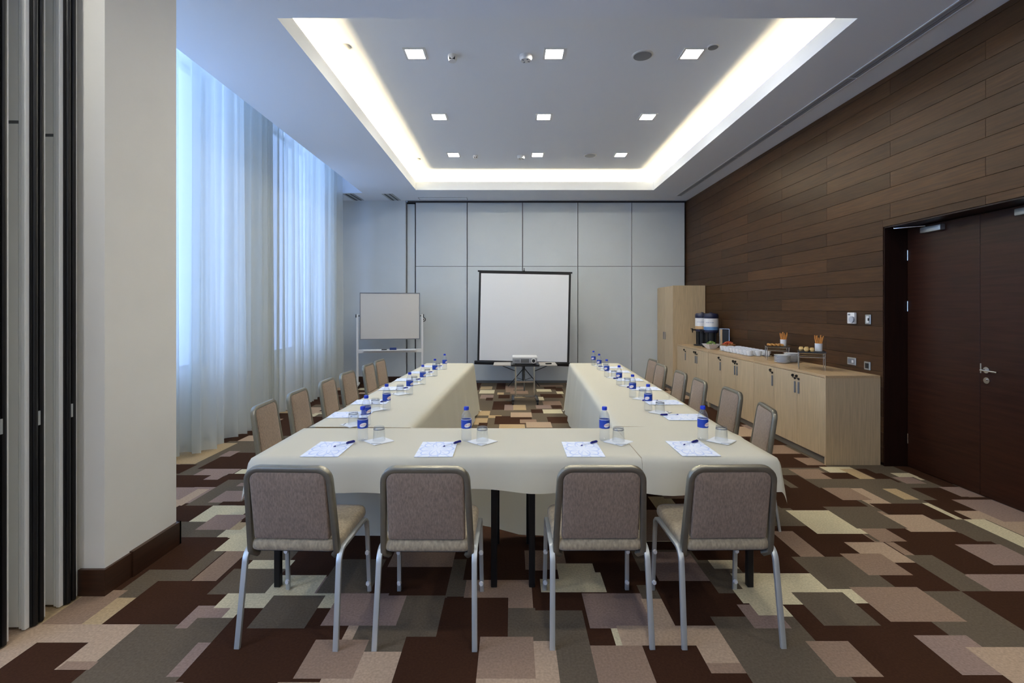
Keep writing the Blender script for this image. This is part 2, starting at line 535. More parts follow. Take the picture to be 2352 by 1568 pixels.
def make_floor():
    rnd = random.Random(11)
    rects = []
    x0_, x1_, y0_, y1_ = XL, 3.95, YN, YB
    rects.append((x0_, x1_, y0_, y1_, 'D'))
    for _ in range(520):
        cx, cy = rnd.uniform(x0_, x1_), rnd.uniform(y0_, y1_)
        w, h = rnd.choice((.18, .25, .32, .42, .55)), rnd.choice((.12, .18, .25, .35, .5))
        rects.append((max(x0_, cx - w / 2), min(x1_, cx + w / 2), max(y0_, cy - h / 2), min(y1_, cy + h / 2), rnd.choice('DDDGGGGTTUUPPBC')))
    for ln in CARPET.split('\n'):
        a = ln.split(); v = [float(t) for t in a[:4]]
        if v[1] > x0_ and v[0] < x1_:
            rects.append((max(v[0], x0_), min(v[1], x1_), max(v[2], y0_), min(v[3], y1_), a[4]))
    xs = sorted({round(r[0], 3) for r in rects} | {round(r[1], 3) for r in rects})
    ys = sorted({round(r[2], 3) for r in rects} | {round(r[3], 3) for r in rects})
    xi = {v: i for i, v in enumerate(xs)}; yi = {v: i for i, v in enumerate(ys)}
    G = [bytearray(len(xs) - 1) for _ in range(len(ys) - 1)]
    keys = list(CARPET_RGB)
    for a, b, c, d, k in rects:
        ia, ib = xi[round(a, 3)], xi[round(b, 3)]
        if ib <= ia: continue
        fill = bytes([keys.index(k)]) * (ib - ia)
        for j in range(yi[round(c, 3)], yi[round(d, 3)]): G[j][ia:ib] = fill
    verts, faces, mi = [], [], []
    j = 0
    while j < len(G):
        j2 = j + 1
        while j2 < len(G) and G[j2] == G[j]: j2 += 1
        i = 0
        while i < len(xs) - 1:
            i2 = i + 1
            while i2 < len(xs) - 1 and G[j][i2] == G[j][i]: i2 += 1
            n = len(verts)
            verts += [(xs[i], ys[j], 0), (xs[i2], ys[j], 0), (xs[i2], ys[j2], 0), (xs[i], ys[j2], 0)]
            faces.append((n, n + 1, n + 2, n + 3)); mi.append(G[j][i]); i = i2
        j = j2
    me = bpy.data.meshes.new('floor'); me.from_pydata(verts, [], faces)
    for k in keys: me.materials.append(mat('carpet_' + k, CARPET_RGB[k], 0.95, spec=0.1, nscale=90, namt=0.16, bump=0.25))
    me.polygons.foreach_set('material_index', mi); me.update()
    link('floor', me, kind='structure')
    MB().box(XL - .1, 4.0, YN - .1, YB + .1, -.12, -.004).build('floor_slab', M_greyplastic, bpy.data.objects['floor'])
make_floor()

# --- ceiling: soffit around a raised tray, lips, light pockets
CX0, CX1, CY0, CY1 = -1.84, 2.71, 3.79, 9.25
ZT, ZL, PK = 4.13, 3.99, 0.42
CURT = -2.93                       # edge of the curtain recess
m = MB(); t = 0.02; LIP = .03
CX0 -= LIP; CX1 += LIP; CY0 -= LIP; CY1 += LIP
m.box(CURT, CX0, 3.2, CY1, ZC, ZC + t); m.box(CX1, XR, CY0, CY1, ZC, ZC + t)
m.box(CX0, XR, YN, CY0, ZC, ZC + t); m.box(CURT, CX0, YN, 3.2, ZC, ZC + t); m.box(XL, CURT, YN, 3.2, ZC, ZC + t)
m.box(CURT, XR, CY1, YB, ZC, ZC + t); m.box(XL, CURT, 9.49, YB, ZC, ZC + t)
ceil = m.build('ceiling', M_ceil, kind='structure')
CX0 += LIP; CX1 -= LIP; CY0 += LIP; CY1 -= LIP
m = MB(); w = .03
m.box(CX0 - w, CX0, CY0 - w, CY1 + w, ZC, ZL).box(CX1, CX1 + w, CY0 - w, CY1 + w, ZC, ZL).box(CX0, CX1, CY0 - w, CY0, ZC, ZL).box(CX0, CX1, CY1, CY1 + w, ZC, ZL)
m.build('cove_lip', M_ceil, ceil)
m = MB(); a, b, c, d = CX0 - PK, CX1 + PK, CY0 - PK, CY1 + PK
m.box(a, b, c, d, ZT, ZT + .03)
z_ = ZC + t
m.box(a - .03, a, c, d, z_, ZT).box(b, b + .03, c, d, z_, ZT).box(a, b, c - .03, c, z_, ZT).box(a, b, d, d + .03, z_, ZT)
m.build('tray_ceiling', M_ceil, ceil)
m = MB()
m.box(XL - .1, CURT, 3.2, 9.52, 4.4, 4.43).box(CURT, CURT + .02, 3.2, 9.5, ZC + t, 4.43).box(XL, CURT, 9.50, 9.52, ZC + t, 4.43)
m.build('curtain_recess', M_ceil, ceil)
MB().box(XL - .2, 4.1, YN - .1, YB + .2, 4.5, 4.55).build('ceiling_slab', M_ceil, ceil)

E_cove = emit('cove_led', WARM, COVE_E)
cove_spots = {'window side': (CX0 - .27, CX0 - .24, CY0 - .2, CY1 + .2), 'wood wall side': (CX1 + .24, CX1 + .27, CY0 - .2, CY1 + .2),
              'far end': (CX0 - .2, CX1 + .2, CY1 + .24, CY1 + .27)}
for side, (a, b, c, d) in cove_spots.items():
    root = thing('cove_light_strip', 'warm hidden light strip in the ceiling cove along its ' + side, 'light strip', ((a + b) / 2, (c + d) / 2, ZC + .02))
    hx, hy = (b - a) / 2, (d - c) / 2
    MB().box(-hx - .012, hx + .012, -hy - .012, hy + .012, 0, .05).build('housing', M_whiteplastic, root)
    MB().box(-hx, hx, -hy, hy, .051, .062).build('diffuser', E_cove, root)

# --- window wall on the left with openings
def window_wall():
    m = MB(); x0, x1 = XL - .12, XL
    ys = sorted(WINDOWS, key=lambda w: w[0]); y = YN
    for wy0, wy1, wz0, wz1 in ys:
        m.box(x0, x1, y, wy0, 0, 4.5)
        m.box(x0, x1, wy0, wy1, 0, wz0).box(x0, x1, wy0, wy1, wz1, 4.5); y = wy1
    m.box(x0, x1, y, YB + .1, 0, 4.5)
    return m.build('wall_left', M_white, kind='structure')
window_wall()
for k, (wy0, wy1, wz0, wz1) in enumerate(WINDOWS):
    root = link('window_%d' % (k + 1), None, loc=(XL - .07, wy0, wz0), kind='structure')
    L, Hh = wy1 - wy0, wz1 - wz0
    n = max(2, round(L / 1.5))
    m = MB(); f = .05
    m.box(-.03, .03, 0, L, 0, f).box(-.03, .03, 0, L, Hh - f, Hh)
    for i in range(n + 1):
        yy = i * (L - f) / n; m.box(-.03, .03, yy, yy + f, f, Hh - f)
    m.build('window_frame', M_alu, root)
    for i in range(n):
        ya, yb = i * (L - f) / n + f, (i + 1) * (L - f) / n
        MB().box(-.004, .004, ya, yb, f, Hh - f).build('pane', M_pane, root)

# --- column / nib wall beside the folded partition, baseboards
MB().box(XL, -2.215, 2.63, 3.19, 0, ZC).build('wall_nib_left', M_white, kind='structure')
bb = MB()
bb.box(-2.345, -2.20, 2.612, 2.63, 0, .142).box(-2.215, -2.20, 2.63, 2.80, 0, .142)
bb.box(-2.215, -2.192, 2.80, 3.205, 0, .148).box(XL, -2.192, 3.19, 3.205, 0, .148)
bb.build('baseboard_left', M_base, kind='structure')

# --- far wall: fixed white wall, jamb post, operable partition panels
nib = MB(); nib.box(XL, -2.235, YB - .10, YB + .1, 0, ZC); nib.build('wall_nib_back', M_panel, kind='structure')
MB().box(XL, -2.245, YB - .118, YB - .10, 0, .14).build('baseboard_back', M_base, kind='structure')
wb = MB().box(-2.235, XR, YB + .02, YB + .1, 0, ZC).build('wall_back', M_track, kind='structure')
MB().box(-2.215, -2.055, YB - .03, YB + .02, .02, ZC - .06).build('jamb_post', M_panel, wb)
PX = [-2.035, -.945, .22, 1.385, 2.52, 3.645]
ZS = 2.454
for a, b in zip(PX, PX[1:]):
    for z0, z1 in ((.05, ZS - .004), (ZS + .004, ZC - .035)):
        MB().box(a + .008, b - .008, YB - .06, YB + .02, z0, z1, .003).build('panel', M_panel, wb)
m = MB()
for a, b in zip(PX, PX[1:]):
    m.box(a + .006, b - .006, YB - .045, YB + .02, .02, ZC - .03)
m.build('panel_core', M_groove, wb)
MB().box(PX[0], PX[-1], YB - .068, YB - .0, 0, .05).build('bottom_seal', M_groove, wb)
MB().box(-2.2, XR - .03, YB - .075, YB + .02, ZC - .034, ZC - .004).build('track', M_track, wb)
for a in PX[1:-1]:
    MB().box(a - .011, a - .007, YB - .075, YB - .05, .05, ZC - .035).build('edge_bead', M_whiteplastic, wb)
# --- near wall behind the camera
MB().box(XL, 3.9, YN - .1, YN, 0, ZC).build('wall_near', M_white, kind='structure')

# --- wood wall on the right with door recess
DY0, DY1, DZ, DX = 3.28, 4.785, 2.36, 3.90
m = MB()
m.box(XR, XR + .3, DY1, YB + .1, 0, 4.5).box(XR, XR + .3, YN, DY0, 0, 4.5).box(XR, XR + .3, DY0, DY1, DZ, 4.5)
wr = m.build('wall_right', M_jamb, kind='structure')
COLS = [3.747 + .945 * i for i in range(-9, 8)]
prnd = random.Random(4)
def plank(y0, y1, z0, z1):
    if y1 - y0 < .02 or z1 - z0 < .01: return
    cy, cz = (y0 + y1) / 2, (z0 + z1) / 2; hy, hz = (y1 - y0) / 2 - .0008, (z1 - z0) / 2 - .0011
    MB().box(-.01, .01, -hy, hy, -hz, hz, .0015).build('plank', M_wood, wr, (XR - .0105, cy, cz))
r = 0; z = .03
while z < ZC:
    z1 = min(z + .15, ZC)
    k = round((z - .03) / .15)
    seams = [COLS[i] for i in range(len(COLS)) if i % 2 == (1 if k % 2 == 1 else 0)]
    seams = [YN] + [s for s in seams if YN < s < YB - .02] + [YB + .02]
    for a, b in zip(seams, seams[1:]):
        for zz0, zz1 in ((z, z1),):
            if zz0 < DZ and b > DY0 and a < DY1:
                plank(a, min(b, DY0), zz0, zz1); plank(max(a, DY1), b, zz0, zz1)
                if zz1 > DZ: plank(max(a, DY0), min(b, DY1), DZ, zz1)
            else: plank(a, b, zz0, zz1)
    z = z1
MB().box(XR - .035, XR, YB - .01, YB + .06, 0, ZC).build('corner_strip', M_track, wr)

door = link('door_1', None, loc=(DX, DY1, 0), kind='structure')
j = MB(); d0 = DY0 - DY1
j.box(-.222, .07, -.012, 0, 0, DZ).box(-.222, .07, d0, d0 + .012, 0, DZ).box(-.222, .07, d0, 0, DZ - .012, DZ)
j.build('jamb', M_jamb, door)
MB().box(.07, .1, d0, 0, 0, DZ).build('stop_panel', M_jamb, door)
LW = (DY1 - DY0 - .03) / 2
for i in (0, 1):
    ya = -.014 - i * (LW + .003)
    leaf = MB().box(0, .045, -LW, 0, .006, DZ - .016, .002).build('leaf', M_door, door, (.002, ya, 0))
    hy = -.01 if i == 0 else -LW + .01
    for hz in (.28, 1.58, 2.08):
        h = MB(); h.cyl((-.006, hy, hz - .05), (-.006, hy, hz + .05), .007).build('hinge', M_chrome, leaf)
    s = 1 if i == 0 else -1
    cb = -.10 if i == 0 else -LW + .10
    MB().box(-.05, 0, min(cb - s * .10, cb - s * .32), max(cb - s * .10, cb - s * .32), DZ - .095, DZ - .04, .008, 2).build('door_closer', M_alu, leaf)
    c2 = MB(); c2.sweep([(-.03, cb - s * .14, DZ - .036), (-.03, cb - s * .14, DZ - .028), (-.20, cb + s * .02, DZ - .026)], .014, .006, (0, 0, 1)).build('closer_arm', M_chrome, leaf)
    if i == 1:
        q = MB(); q.cyl((0, -.06, 1.05), (-.01, -.06, 1.05), .026, n=20).cyl((-.01, -.06, 1.05), (-.05, -.06, 1.05), .010)
        q.sweep([(-.05, -.055, 1.05), (-.052, -.09, 1.05), (-.05, -.19, 1.046)], .016, .014, (1, 0, 0)).build('handle', M_chrome, leaf)
        q = MB(); q.cyl((0, -.06, .965), (-.008, -.06, .965), .026, n=20).cyl((-.008, -.06, .972), (-.016, -.06, .972), .008).build('lock_rose', M_chrome, leaf)
        MB().box(-.002, .0, -.012, -.001, 1.02, 1.10).build('strike_plate', M_chrome, leaf)

# ------------------------------------------------------------------ folded partition panels stacked on the near left
def partition_panel(yf, label):
    root = thing('folding_partition_panel', label, 'partition panel', (-2.34, yf, 0), 0, 'folded partition panels')
    W = 1.14
    MB().box(-W, -.012, .006, .086, .012, ZC - .04).build('core', M_profile, root)
    MB().box(-W + .02, -.045, 0, .012, .015, ZS - .008).build('face', M_facing, root)
    MB().box(-W + .02, -.045, 0, .012, ZS + .008, ZC - .05).build('face', M_facing, root)
    MB().box(-W + .02, -.045, .002, .0065, ZS - .008, ZS + .008).build('groove', M_groove, root)
    MB().box(-W + .02, -.045, .08, .092, .015, ZC - .05).build('face', M_facing, root)
    m = MB(); m.box(-.040, -.026, -.004, .010, .008, ZC - .04, .002).box(-.024, -.004, -.008, .016, .004, ZC - .04, .003)
    m.box(-.024, -.004, .078, .096, .004, ZC - .04, .003).build('edge_profile', M_profile, root)
    m = MB()
    m.box(-.02, .004, .016, .078, .006, ZC - .04)
    m.cyl((.004, .032, .008), (.004, .032, ZC - .05), .012).cyl((.004, .062, .008), (.004, .062, ZC - .05), .012)
    m.build('edge_seal', M_black, root)
    MB().box(-W, -.02, .03, .06, .002, .012).build('bottom_seal', M_black, root)
    MB().box(.004, .012, .036, .058, .98, 1.05).build('latch_plate', M_alu, root)
partition_panel(2.512, 'folded partition panel standing against the white column, last of its stack')
partition_panel(2.335, 'folded partition panel between its two neighbours in the stack by the column')
partition_panel(2.158, 'folded partition panel farthest from the white column in its stack')

# ------------------------------------------------------------------ curtains
def curtain(y0, y1, xc, seed, label, amp=.045, wl=.17, zb=.02, lean=0.0):
    rnd = random.Random(seed); L = y1 - y0
    ph = [rnd.uniform(0, 6.28) for _ in range(4)]
    n = int(L / .014); zs = [zb, .12, .4, .9, 1.5, 2.2, 2.9, 3.5, 4.0, 4.38]
    bm = bmesh.new(); rows = []
    for z in zs:
        tz = (z - zb) / (4.38 - zb); row = []
        for i in range(n + 1):
            y = y0 + L * i / n
            a = amp * (1.25 - .45 * tz)
            u = y + .03 * sin(y * 3.1 + ph[3]) + .02 * (1 - tz) * sin(5 * y + ph[2])
            x = xc + a * sin(2 * pi * u / wl + ph[0]) + a * .55 * sin(2 * pi * u / (wl * 2.7) + ph[1] + .7 * tz) + lean * (1 - tz)
            yy = y + a * .5 * cos(2 * pi * u / wl + ph[0])
            row.append(bm.verts.new((x, yy, z + (.012 * sin(y * 9) if z == zb else 0))))
        rows.append(row)
    for a, b in zip(rows, rows[1:]):
        for i in range(n): bm.faces.new((a[i], a[i + 1], b[i + 1], b[i]))
    for f in bm.faces: f.smooth = True
    me = bpy.data.meshes.new('voile'); bm.to_mesh(me); bm.free(); me.materials.append(M_sheer)
    root = thing('sheer_curtain', label, 'curtain', (xc, (y0 + y1) / 2, 0), 0, 'sheer curtains along the window wall')
    off = (-xc, -(y0 + y1) / 2, 0)
    link('voile', me, root, off)
    MB().box(xc - .012, xc + .012, y0, y1, 4.375, 4.395).build('rail', M_whiteplastic, root, off)
curtain(3.26, 5.34, -3.45, 1, 'long white sheer curtain hanging right behind the white column', lean=-.02)
curtain(5.05, 6.60, -3.33, 2, 'long white sheer curtain over the rest of the wide window', wl=.21)
curtain(6.5, 7.20, -3.43, 3, 'long white sheer curtain hanging in front of the wall pier between windows', wl=.15, amp=.04)
curtain(7.25, 9.44, -3.37, 5, 'long white sheer curtain in front of the narrow window by the whiteboard', wl=.19, amp=.05)

# ------------------------------------------------------------------ tables and cloths
ZTAB = .735
def table(x0, x1, y0, y1, rz, label, pivot=None):
    """folding table: top, apron rails, two T legs with floor bars"""
    cx, cy = (x0 + x1) / 2, (y0 + y1) / 2
    root = thing('folding_table', label, 'table', (cx, cy, 0), rz, 'folding tables under the cloths')
    hx, hy = (x1 - x0) / 2, (y1 - y0) / 2
    MB().box(-hx, hx, -hy, hy, ZTAB - .028, ZTAB - .002, .003).build('table_top', M_oak_top, root)
    long_x = hx > hy
    for s in (-1, 1):
        if long_x: pts = [(s * (hx - .10), -hy + .07), (s * (hx - .10), hy - .07)]
        else: pts = [(-hx + .07, s * (hy - .10)), (hx - .07, s * (hy - .10))]
        for px, py in pts:
            MB().box(px - .017, px + .017, py - .017, py + .017, 0, ZTAB - .03, .003).build('leg', M_blackmetal, root)
        (ax, ay), (bx, by) = pts
        m = MB(); e = .012
        m.box(min(ax, bx) - e, max(ax, bx) + e, min(ay, by) - e, max(ay, by) + e, ZTAB - .06, ZTAB - .03).build('leg_rail', M_blackmetal, root)
    return root
table(-1.41, .0, 2.64, 3.275, 0, 'folding table with black legs under the cross cloth, beside the column')
table(.012, 1.43, 2.64, 3.275, 0, 'folding table with black legs under the cross cloth, towards the door')

def cloth(name, W, L, dl, dr, df, db, loc, rz, label, zt=.742, flare=.10, wave=.012, seed=0, sag=0.0, ridge=False, bflare=None):
    """cloth over a W x L top (local x 0..W, y 0..L) hanging dl/dr/df/db past its left/right/front/back edges"""
    rnd = random.Random(seed); ph = [rnd.uniform(0, 6.28) for _ in range(6)]
    def axis(lo, n, hi, a, b, step=.03):
        v = []
        if a: v += [-a + a * i / max(3, int(a / step)) for i in range(max(3, int(a / step)))]
        k = max(4, int(n / .05)); v += [n * i / k for i in range(k + 1)]
        if b: v += [n + b * (i + 1) / max(3, int(b / step)) for i in range(max(3, int(b / step)))]
        return v
    us, vs = axis(0, W, 0, dl, dr), axis(0, L, 0, df, db)
    bm = bmesh.new(); grid = []
    R = .012
    for v in vs:
        row = []
        for u in us:
            su = -u if u < 0 else (u - W if u > W else 0); sv = -v if v < 0 else (v - L if v > L else 0)
            cu, cv = min(max(u, 0), W), min(max(v, 0), L)
            s = sqrt(su * su + sv * sv)
            z = zt + .0012 * sin(3.3 * u + ph[0]) * sin(2.7 * v + ph[1])
            if ridge:
                dd = (v - (.52 - .10 * u)); z += .010 * math.exp(-(dd / .03) ** 2) * min(1, max(0, u - .05) * 4)
            x, y = cu, cv
            if s > 1e-6:
                ax, ay = (su / s) * (-1 if u < 0 else 1), (sv / s) * (-1 if v < 0 else 1)
                dmax = max(dl if u < 0 else 0, dr if u > W else 0, df if v < 0 else 0, db if v > L else 0)
                t = min(1.0, s / max(dmax, .01))
                fl = bflare if (bflare is not None and v > L) else flare
                corner = 2 * min(su, sv) / (su + sv)
                along = cv if su > sv else cu
                wv = wave * t * (sin(along * 9.5 + ph[2]) + .6 * sin(along * 17 + ph[3])) * (1 - corner)
                out = R * (1 - math.exp(-s / R)) + fl * s + wv * (.3 if fl != flare else 1) + .05 * corner * s
                x += ax * out; y += ay * out
                zz = max(0.0, s - R * .5) * sqrt(max(0.1, 1 - flare * flare))
                zz *= 1 + sag * sin(along * 5.2 + ph[4]) * t
                z = max(.006, z - zz)
            row.append(bm.verts.new((x, y, z)))
        grid.append(row)
    for a, b in zip(grid, grid[1:]):
        for i in range(len(a) - 1): bm.faces.new((a[i], a[i + 1], b[i + 1], b[i]))
    bm.normal_update()
    for f in bm.faces: f.smooth = True
    me = bpy.data.meshes.new(name); bm.to_mesh(me); bm.free(); me.materials.append(M_cloth)
    o = link(name, me, None, loc, (0, 0, rz))
    return tag(o, label, 'tablecloth', 'cream tablecloths')

RL, RR = -radians(1.6), -radians(2.3)
cloth('tablecloth', 2.1175, .664, .17, 0, .175, .725, (-1.415, 2.625, 0), 0, 'cream tablecloth over the cross table beneath the row of four place settings', bflare=.0, seed=2, sag=.08, wave=.016)
cloth('tablecloth', .735, .690, 0, .185, .185, 0, (.7028, 2.622, 0), 0, 'cream tablecloth on the cross table corner nearest the door, overlapping its neighbour', zt=.7455, seed=9, sag=.07, wave=.016, ridge=True)
cloth('tablecloth', .70, 3.95, .17, .725, 0, .725, (-1.395, 3.335, 0), RL, 'long cream tablecloth over the table arm along the curtains', zt=.7395, seed=4, flare=.10, wave=.012)
cloth('tablecloth', .735, 3.95, .725, .17, 0, .725, (.715, 3.345, 0), RR, 'long cream tablecloth over the table arm along the cabinets', zt=.7395, seed=6, flare=.09, wave=.014)
def arm_tables(ox, oy, W, rz, where):
    for k in (0, 1):
        c = Matrix.Rotation(rz, 3, 'Z') @ Vector((W / 2, .02 + .98 + k * 1.955, 0))
        x, y = ox + c.x, oy + c.y
        table(x - W / 2 + .02, x + W / 2 - .02, y - .965, y + .965, rz, 'folding table under the long cloth along the %s, %s' % (where, ('end by the cross table', 'end by the projection screen')[k]))
arm_tables(-1.395, 3.345, .70, RL, 'curtains')
arm_tables(.715, 3.355, .735, RR, 'cabinets')

# ------------------------------------------------------------------ chairs
def arc(c, r, a0, a1, n, plane):
    P = []
    for i in range(n + 1):
        a = a0 + (a1 - a0) * i / n
        P.append(tuple(Vector(c) + Vector(plane[0]) * (r * cos(a)) + Vector(plane[1]) * (r * sin(a))))
    return P
def make_chair():
    root = thing('banquet_chair', 'x', 'chair', (0, 0, 0), 0, 'banquet chairs around the tables')
    MB().cushion(.43, .43, .062, .05, .012, edge=.42).transform(Matrix.Translation((0, .03, .415))).build('seat', M_seat, root)
    MB().box(-.19, .19, -.15, .2, .405, .42).build('seat_pan', M_black, root)
    # back: pad inside a metal loop that leans towards -y
    lean = math.atan2(.065, .42)
    Mb = Matrix.Translation((0, -.158, .40)) @ Matrix.Rotation(lean, 4, 'X')
    pad = MB().cushion(.358, .335, .034, .045, .006, edge=.3, rad2=.012)
    pad.transform(Mb @ Matrix.Translation((0, 0, .248)) @ Matrix.Rotation(pi / 2, 4, 'X') @ Matrix.Translation((0, 0, -.017))).build('backrest', M_back, root)
    H, w0, w1, r = .424, .205, .192, .058
    pts = [(-w0 + .02, .02, -.012), (-w0, .0, .01), (-w0, 0, .03), (-w1, 0, H - r)] + arc((-w1 + r, 0, H - r), r, pi, pi / 2, 6, ((1, 0, 0), (0, 0, 1)))[1:]
    pts += arc((w1 - r, 0, H - r), r, pi / 2, 0, 6, ((1, 0, 0), (0, 0, 1))) + [(w0, 0, .03), (w0, 0, .01), (w0 - .02, .02, -.012)]
    f = MB().sweep(pts, .034, .028, (0, 1, 0), rnd=.25); f.transform(Mb).build('back_frame', M_steel, root)
    for s in (-1, 1):
        x = s * .222
        # inverted U: front leg, rail under the seat, raked rear leg
        P = [(x + s * .006, .232, 0), (x, .205, .385)] + arc((x, .150, .375), .05, 0.1, pi / 2, 5, ((0, 1, 0), (0, 0, 1)))
        fr = MB().sweep(P + [(x, .0, .425)], .022, .016, (1, 0, 0), rnd=.14); fr.build('leg', M_leg, root)
        P = [(x, .0, .425), (x, -.12, .425)] + arc((x, -.125, .365), .06, pi / 2, pi - .12, 5, ((0, 1, 0), (0, 0, 1))) + [(x + s * .006, -.237, 0)]
        MB().sweep(P, .025, .016, (1, 0, 0), rnd=.14).build('leg', M_leg, root)
        for z, yy in ((.225, .216), (.05, .229)):
            MB().cyl((x + s * .003, yy - .012, z), (x + s * .003, yy - .022, z), .013, .010, 12).build('stacking_bumper', M_whiteplastic, root)
    return root
proto = make_chair()
first = [True]
def chair(x, y, rz, label):
    if first[0]:
        first[0] = False; proto.location = (x, y, 0); proto.rotation_euler = (0, 0, rz); proto['label'] = label; return
    copy_tree(proto, None, (x, y, 0), rz, label)
for k, (x, y, a) in enumerate([(-1.02, 2.44, -2.0), (-.395, 2.432, -.5), (.41, 2.442, .5), (1.01, 2.446, 1.0)]):
    chair(x, y, radians(a), 'taupe chenille banquet chair at the cross table, %s counted from the white column' % ORD[k])
LC = [(3.74, 4), (4.30, 2), (4.97, 1), (5.55, -3), (6.34, -2), (6.86, -4)]
for k, (y, a) in enumerate(LC):
    chair(-1.69 + .005 * k, y, radians(-90 + a), 'taupe banquet chair with its back to the curtains, %s from the whiteboard' % ORD[5 - k])
RC = [(1.685, 3.65, -12), (1.76, 4.36, -2), (1.71, 4.98, -4), (1.73, 5.59, -2), (1.73, 6.31, 1), (1.81, 6.92, 3)]
for k, (x, y, a) in enumerate(RC):
    chair(x, y, radians(90 + a), 'taupe banquet chair with its back to the cabinets, %s from the projection screen' % ORD[5 - k])

# ------------------------------------------------------------------ place settings
def make_bottle():
    root = thing('water_bottle', 'x', 'bottle', (0, 0, 0), 0, 'water bottles on the tables')
    prof = [(.026, 0), (.031, .006), (.0315, .03), (.0298, .05), (.0315, .072), (.0318, .078), (.0318, .132), (.0312, .14), (.028, .158), (.02, .175), (.0135, .184), (.0128, .192)]
    MB().lathe(prof, 24, cap0=True, cap1=False).build('body', M_bottle, root)
    lab = MB().lathe([(.0321, .079), (.0323, .080), (.0323, .130), (.0321, .131)], 28, cap0=False, cap1=False).build('label_band', M_label, root)
    # white oval with red lettering, bent round the band (faces local -y)
    def wrap(bm, rr, z0):
        for v in bm.verts:
            a = v.co.x / rr; v.co = Vector((rr * sin(a), -rr * cos(a), z0 + v.co.y))
    m = MB(); n = 20
    rings = [m.ring([(.021 * k * cos(2 * pi * i / n), .0125 * k * sin(2 * pi * i / n) + .004 * k * cos(2 * pi * i / n), 0) for i in range(n)]) for k in (1, .6, .25)]
    m.bridge(rings[0], rings[1]); m.bridge(rings[1], rings[2]); m.cap(rings[2])
    wrap(m.bm, .0327, .100); m.build('oval_emblem', M_labelwhite, lab)
    m = MB(); m.bm.free(); m.bm = text_bm('HAYAT', .0125); wrap(m.bm, .0330, .100); m.build('lettering', M_red, lab)
    MB().lathe([(.0325, .131), (.0325, .1335)], 24, cap0=False, cap1=False).build('label_edge', M_labelwhite, root)
    MB().lathe([(.0148, .188), (.0155, .190), (.0155, .205), (.0135, .2085)], 20).build('cap', M_blue, root)
    return root
bottle0 = make_bottle()
def make_glass():
    root = thing('glass_tumbler', 'x', 'glass', (0, 0, 0), 0, 'upturned glasses on the tables')
    MB().lathe([(.0375, .0), (.0378, .002), (.0335, .07), (.0315, .084), (.0295, .087), (.012, .086)], 28, cap0=False).build('wall', M_glass, root)
    MB().lathe([(.0355, .001), (.0318, .066), (.0300, .074), (.012, .075)], 28, cap0=False).build('inner_wall', M_glass, root)
    MB().lathe([(.0331, .0695), (.0333, .071), (.0326, .0745), (.0323, .0745)], 28, cap0=False, cap1=False).build('base_refraction_band', M_greyplastic, root)  # grey band painting in the dark refraction of the thick glass base
    return root
glass0 = make_glass()
def make_napkin():
    root = thing('paper_napkin', 'x', 'napkin', (0, 0, 0), 0, 'paper napkins on the tables')
    m = MB(); a = .066
    m.box(-a, a, -a, a, 0, .0015); m.build('sheet', M_paper, root)
    m = MB(); m.box(-a + .004, a, -a + .004, a, .0016, .0028); m.build('folded_layer', M_paper, root)
    m = MB(); m.box(-.03, .03, -.004, .004, .0029, .0032); m.transform(Matrix.Rotation(radians(-45), 4, 'Z') @ Matrix.Translation((0, -.062, 0))); m.build('printed_line', M_greyplastic, root)
    return root
nap0 = make_napkin()
pad_me = MB().box(-.105, .105, -.1485, .1485, 0, .0025).build('notepad', M_pad)
tag(pad_me, 'x', 'notepad', 'printed notepads on the tables')
def make_pen():
    root = thing('pen', 'x', 'pen', (0, 0, 0), 0, 'pens on the notepads')
    MB().cyl((0, .0, .006), (0, .055, .006), .0058, n=10).build('cap', M_navy, root)
    MB().cyl((0, -.075, .0052), (0, .0, .0052), .0042, n=10).build('barrel', M_bottle, root)
    MB().cyl((0, -.088, .0052), (0, -.075, .0052), .0015, .0042, n=10).build('tip', M_navy, root)
    MB().box(-.0012, .0012, .005, .05, .0115, .014).build('clip', M_navy, root)
    return root
pen0 = make_pen()
used = set()
def place(src, x, y, z, rz, label):
    if src.name not in used:
        used.add(src.name); src.location = (x, y, z); src.rotation_euler = (0, 0, rz); src['label'] = label; return src
    return copy_tree(src, None, (x, y, z), rz, label)
def setting(bx, by, gx, gy, px, py, pa, penx, peny, pena, za, where, lab_a=0.2, nap=True):
    place(bottle0, bx, by, za, lab_a, 'clear water bottle with blue cap ' + where)
    place(nap0, gx, gy, za, radians(45) + pa, 'white paper napkin under a glass ' + where)
    place(glass0, gx, gy, za + .0034, 0, 'clear tumbler turned upside down ' + where)
    place(pad_me, px, py, za, pa, 'notepad with pale blue swirls ' + where)
    place(pen0, penx, peny, za + .0026, pena, 'pen with dark blue cap ' + where)
FR = [(-.918, 2.975, -.812, 2.955, -1.055, 2.79, .0, -.985, 2.88, 2.5), (-.280, 2.97, -.181, 2.945, -.432, 2.785, .02, -.345, 2.88, 2.45),
      (.568, 2.97, .647, 2.94, .405, 2.785, 0, .470, 2.885, 2.25), (1.172, 2.97, 1.275, 2.945, 1.035, 2.785, 0, 1.075, 2.885, 2.2)]
for k, (bx, by, gx, gy, px, py, pa, qx, qy, qa) in enumerate(FR):
    setting(bx, by, gx, gy, px, py, pa, qx, qy, qa - pi, .7445 if k < 3 else .7490, 'on cross table, %s place from the column' % ORD[k], .35 if k < 3 else .6)
LB = [(-1.016, 3.37), (-1.006, 3.88), (-.973, 4.6), (-.961, 5.21), (-.932, 5.85), (-.905, 6.5)]
for k, (x, y) in enumerate(LB):
    rot = -radians(90)
    setting(x, y, x - .095, y + .02, x - .22, y + .33, rot + .05, x - .13, y + .30, rot + .8, .7425, 'on curtain-side table, %s from whiteboard' % ORD[5 - k], 1.0)
